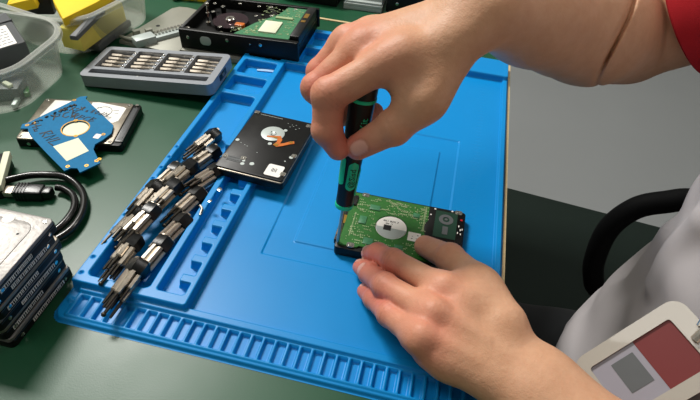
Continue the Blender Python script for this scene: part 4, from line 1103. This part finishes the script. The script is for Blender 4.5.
# ------------------------------------------------------------------ badge clipped to the shirt
bc = [np.array((416.0, 82.8, 69.1)), np.array((372.7, 54.9, 28.5)), np.array((423.8, 51.1, 56.5))]      # clip-side corner, far corner, lower clip-side corner
ex = nrm(bc[1]-bc[0]); ey = bc[2]-bc[0]; ey = nrm(ey-ex*np.dot(ey, ex)); ez = np.cross(ex, ey)
bl, bw = 80, 52
if np.dot(ez, CAM-bc[0]) < 0: ez = -ez
Bm = Matrix((Vector(ex), Vector(ey), Vector(np.cross(ex, ey)))).transposed().to_4x4()
flip = 1 if np.dot(np.cross(ex, ey), CAM-bc[0]) > 0 else -1
bd = bpy.data.objects.new('id_badge', None); COL.objects.link(bd); bd.empty_display_size = .02
bd.matrix_world = Matrix.Translation((bc[0][0]*MM, bc[0][1]*MM, (bc[0][2]+DESK)*MM)) @ Bm
tag(bd, 'red and white identity card in a clear white holder, clipped to the pale shirt', 'badge')
def FZ(a, b): return (a, b) if flip > 0 else (-b, -a)
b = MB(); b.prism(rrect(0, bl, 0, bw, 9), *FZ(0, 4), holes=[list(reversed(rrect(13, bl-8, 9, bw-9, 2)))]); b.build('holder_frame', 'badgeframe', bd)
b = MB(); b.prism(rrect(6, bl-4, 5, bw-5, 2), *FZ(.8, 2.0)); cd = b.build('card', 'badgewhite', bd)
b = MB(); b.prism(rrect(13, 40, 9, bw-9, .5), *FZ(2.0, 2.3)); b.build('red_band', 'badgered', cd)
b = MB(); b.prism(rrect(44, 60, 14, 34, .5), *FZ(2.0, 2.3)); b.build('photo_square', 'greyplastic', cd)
b = MB(); b.prism(rrect(-2, 5, bw*.42, bw*.58, 1.5), *FZ(.5, 5)); b.build('slot_tab', 'badgeframe', bd)
sg = 1 if flip > 0 else -1
b = MB(); b.sweep(smooth_path([(10, bw*.52, 5*sg), (2, bw*.5, 8*sg), (-8, bw*.47, 9*sg), (-22, bw*.43, 8*sg)]), [2.8]*25, 10)
b.sweep(smooth_path([(3, bw*.42, 6*sg), (-6, bw*.36, 7*sg), (-10, bw*.42, 8*sg), (-5, bw*.56, 8*sg), (3, bw*.6, 6*sg)]), [1.5]*33, 8)
b.sweep([(-12, bw*.38, 8*sg), (-40, bw*.3, 8*sg)], [4, 4.6], 8); b.build('metal_clip', 'steel', bd)

# ------------------------------------------------------------------ office chair
ch = thing('office_chair', (560, 104, 0), 0, 'black office chair with loop armrests, under the seated person', 'chair')
MB().prism(rrect(-235, 225, -245, 245, 90, 8), -400, -324, 26).build('seat', 'chairblack', ch)
b = MB(); b.T = Matrix.Translation((235, 0, -60)) @ Matrix.Rotation(R(82), 4, 'Y'); b.prism(rrect(-290, 230, -215, 215, 80, 8), -25, 30, 20); b.build('backrest', 'chairblack', ch)
for s_ in (-1, 1):
    yy = s_*258
    pts = [(x_-560, yy+dy_, z_) for x_, dy_, z_ in [(498, 0, -235), (483, 0, -193), (478, 0, -133), (493, 0, -92), (520, 0, -73), (555, 0, -63), (619, 0, -91), (675, 0, -165), (681, 0, -273), (603, 0, -344)]]
    pts = smooth_path(pts+[pts[0]], 8)
    b = MB(); b.sweep(pts, 13.5, 14, flat=1.0); b.build('armrest', 'chairblack', ch)
    MB().prism(rrect(-60, 60, min(s_*150, yy), max(s_*150, yy), 5), -388, -366, 3).build('armrest_bracket', 'chairblack', ch)
MB().cyl(0, 0, -660, -372, 28, 24).build('column', 'chairblack', ch)
for i in range(5):
    a = 2*math.pi*i/5+.3; c, s_ = math.cos(a), math.sin(a)
    b = MB(); b.sweep([(c*20, s_*20, -655), (c*290, s_*290, -685)], [24, 15], 10); lg = b.build('leg', 'chairblack', ch)
    b = MB(); b.T = Matrix.Translation((c*290, s_*290, -718)) @ Matrix.Rotation(a, 4, 'Z') @ Matrix.Rotation(R(90), 4, 'X'); b.cyl(0, 0, -18, 18, 28, 20, 4); b.build('caster', 'chairblack', lg)

# ------------------------------------------------------------------ lights and camera
def lamp_panel(x, y, sx, sy, power, lab, col=(1, .97, .92), rz=0):
    o = thing('ceiling_light', (x, y, ZC-.5), rz, lab, 'light')
    MB().box(-sx/2-15, sx/2+15, -sy/2-15, sy/2+15, -14, 0, 3).build('housing', 'white', o)
    ld_ = bpy.data.lights.new('lamp', 'AREA'); ld_.shape = 'RECTANGLE'; ld_.size = sx*MM; ld_.size_y = sy*MM; ld_.energy = power; ld_.color = col
    l_ = bpy.data.objects.new('lamp', ld_); COL.objects.link(l_); l_.parent = o; l_.location = (0, 0, -.018)
    return o
lamp_panel(-1050, 1050, 750, 450, 62, 'large white ceiling light over the far side of the desk')
lamp_panel(-500, -400, 900, 300, 7, 'unseen fill light added at the ceiling above the near desk end')  # added fill panel, out of view, keeps the shadows from going too dark
lamp_panel(1300, 1500, 1200, 300, 11, 'unseen fill light added at the ceiling above the aisle beyond the chair')  # second added fill, unseen, dim beside the main panel
w = bpy.data.worlds.new('room'); bpy.context.scene.world = w; w.use_nodes = True
w.node_tree.nodes['Background'].inputs[0].default_value = (.8, .85, .9, 1); w.node_tree.nodes['Background'].inputs[1].default_value = .4
cam = bpy.data.cameras.new('camera'); co = bpy.data.objects.new('camera', cam); COL.objects.link(co)
cam.sensor_width = 36; cam.lens = 36*549.886/700; cam.clip_start = .01; cam.clip_end = 50
co.location = (240.185*MM, -179.436*MM, (346.302+DESK)*MM)
co.rotation_euler = (0.814051, -0.061907, 0.225164)
bpy.context.scene.camera = co
vs = bpy.context.scene.view_settings
vs.view_transform = 'Standard'; vs.look = 'None'; vs.gamma = 1; vs.use_curve_mapping = False
vs.exposure = 0.32
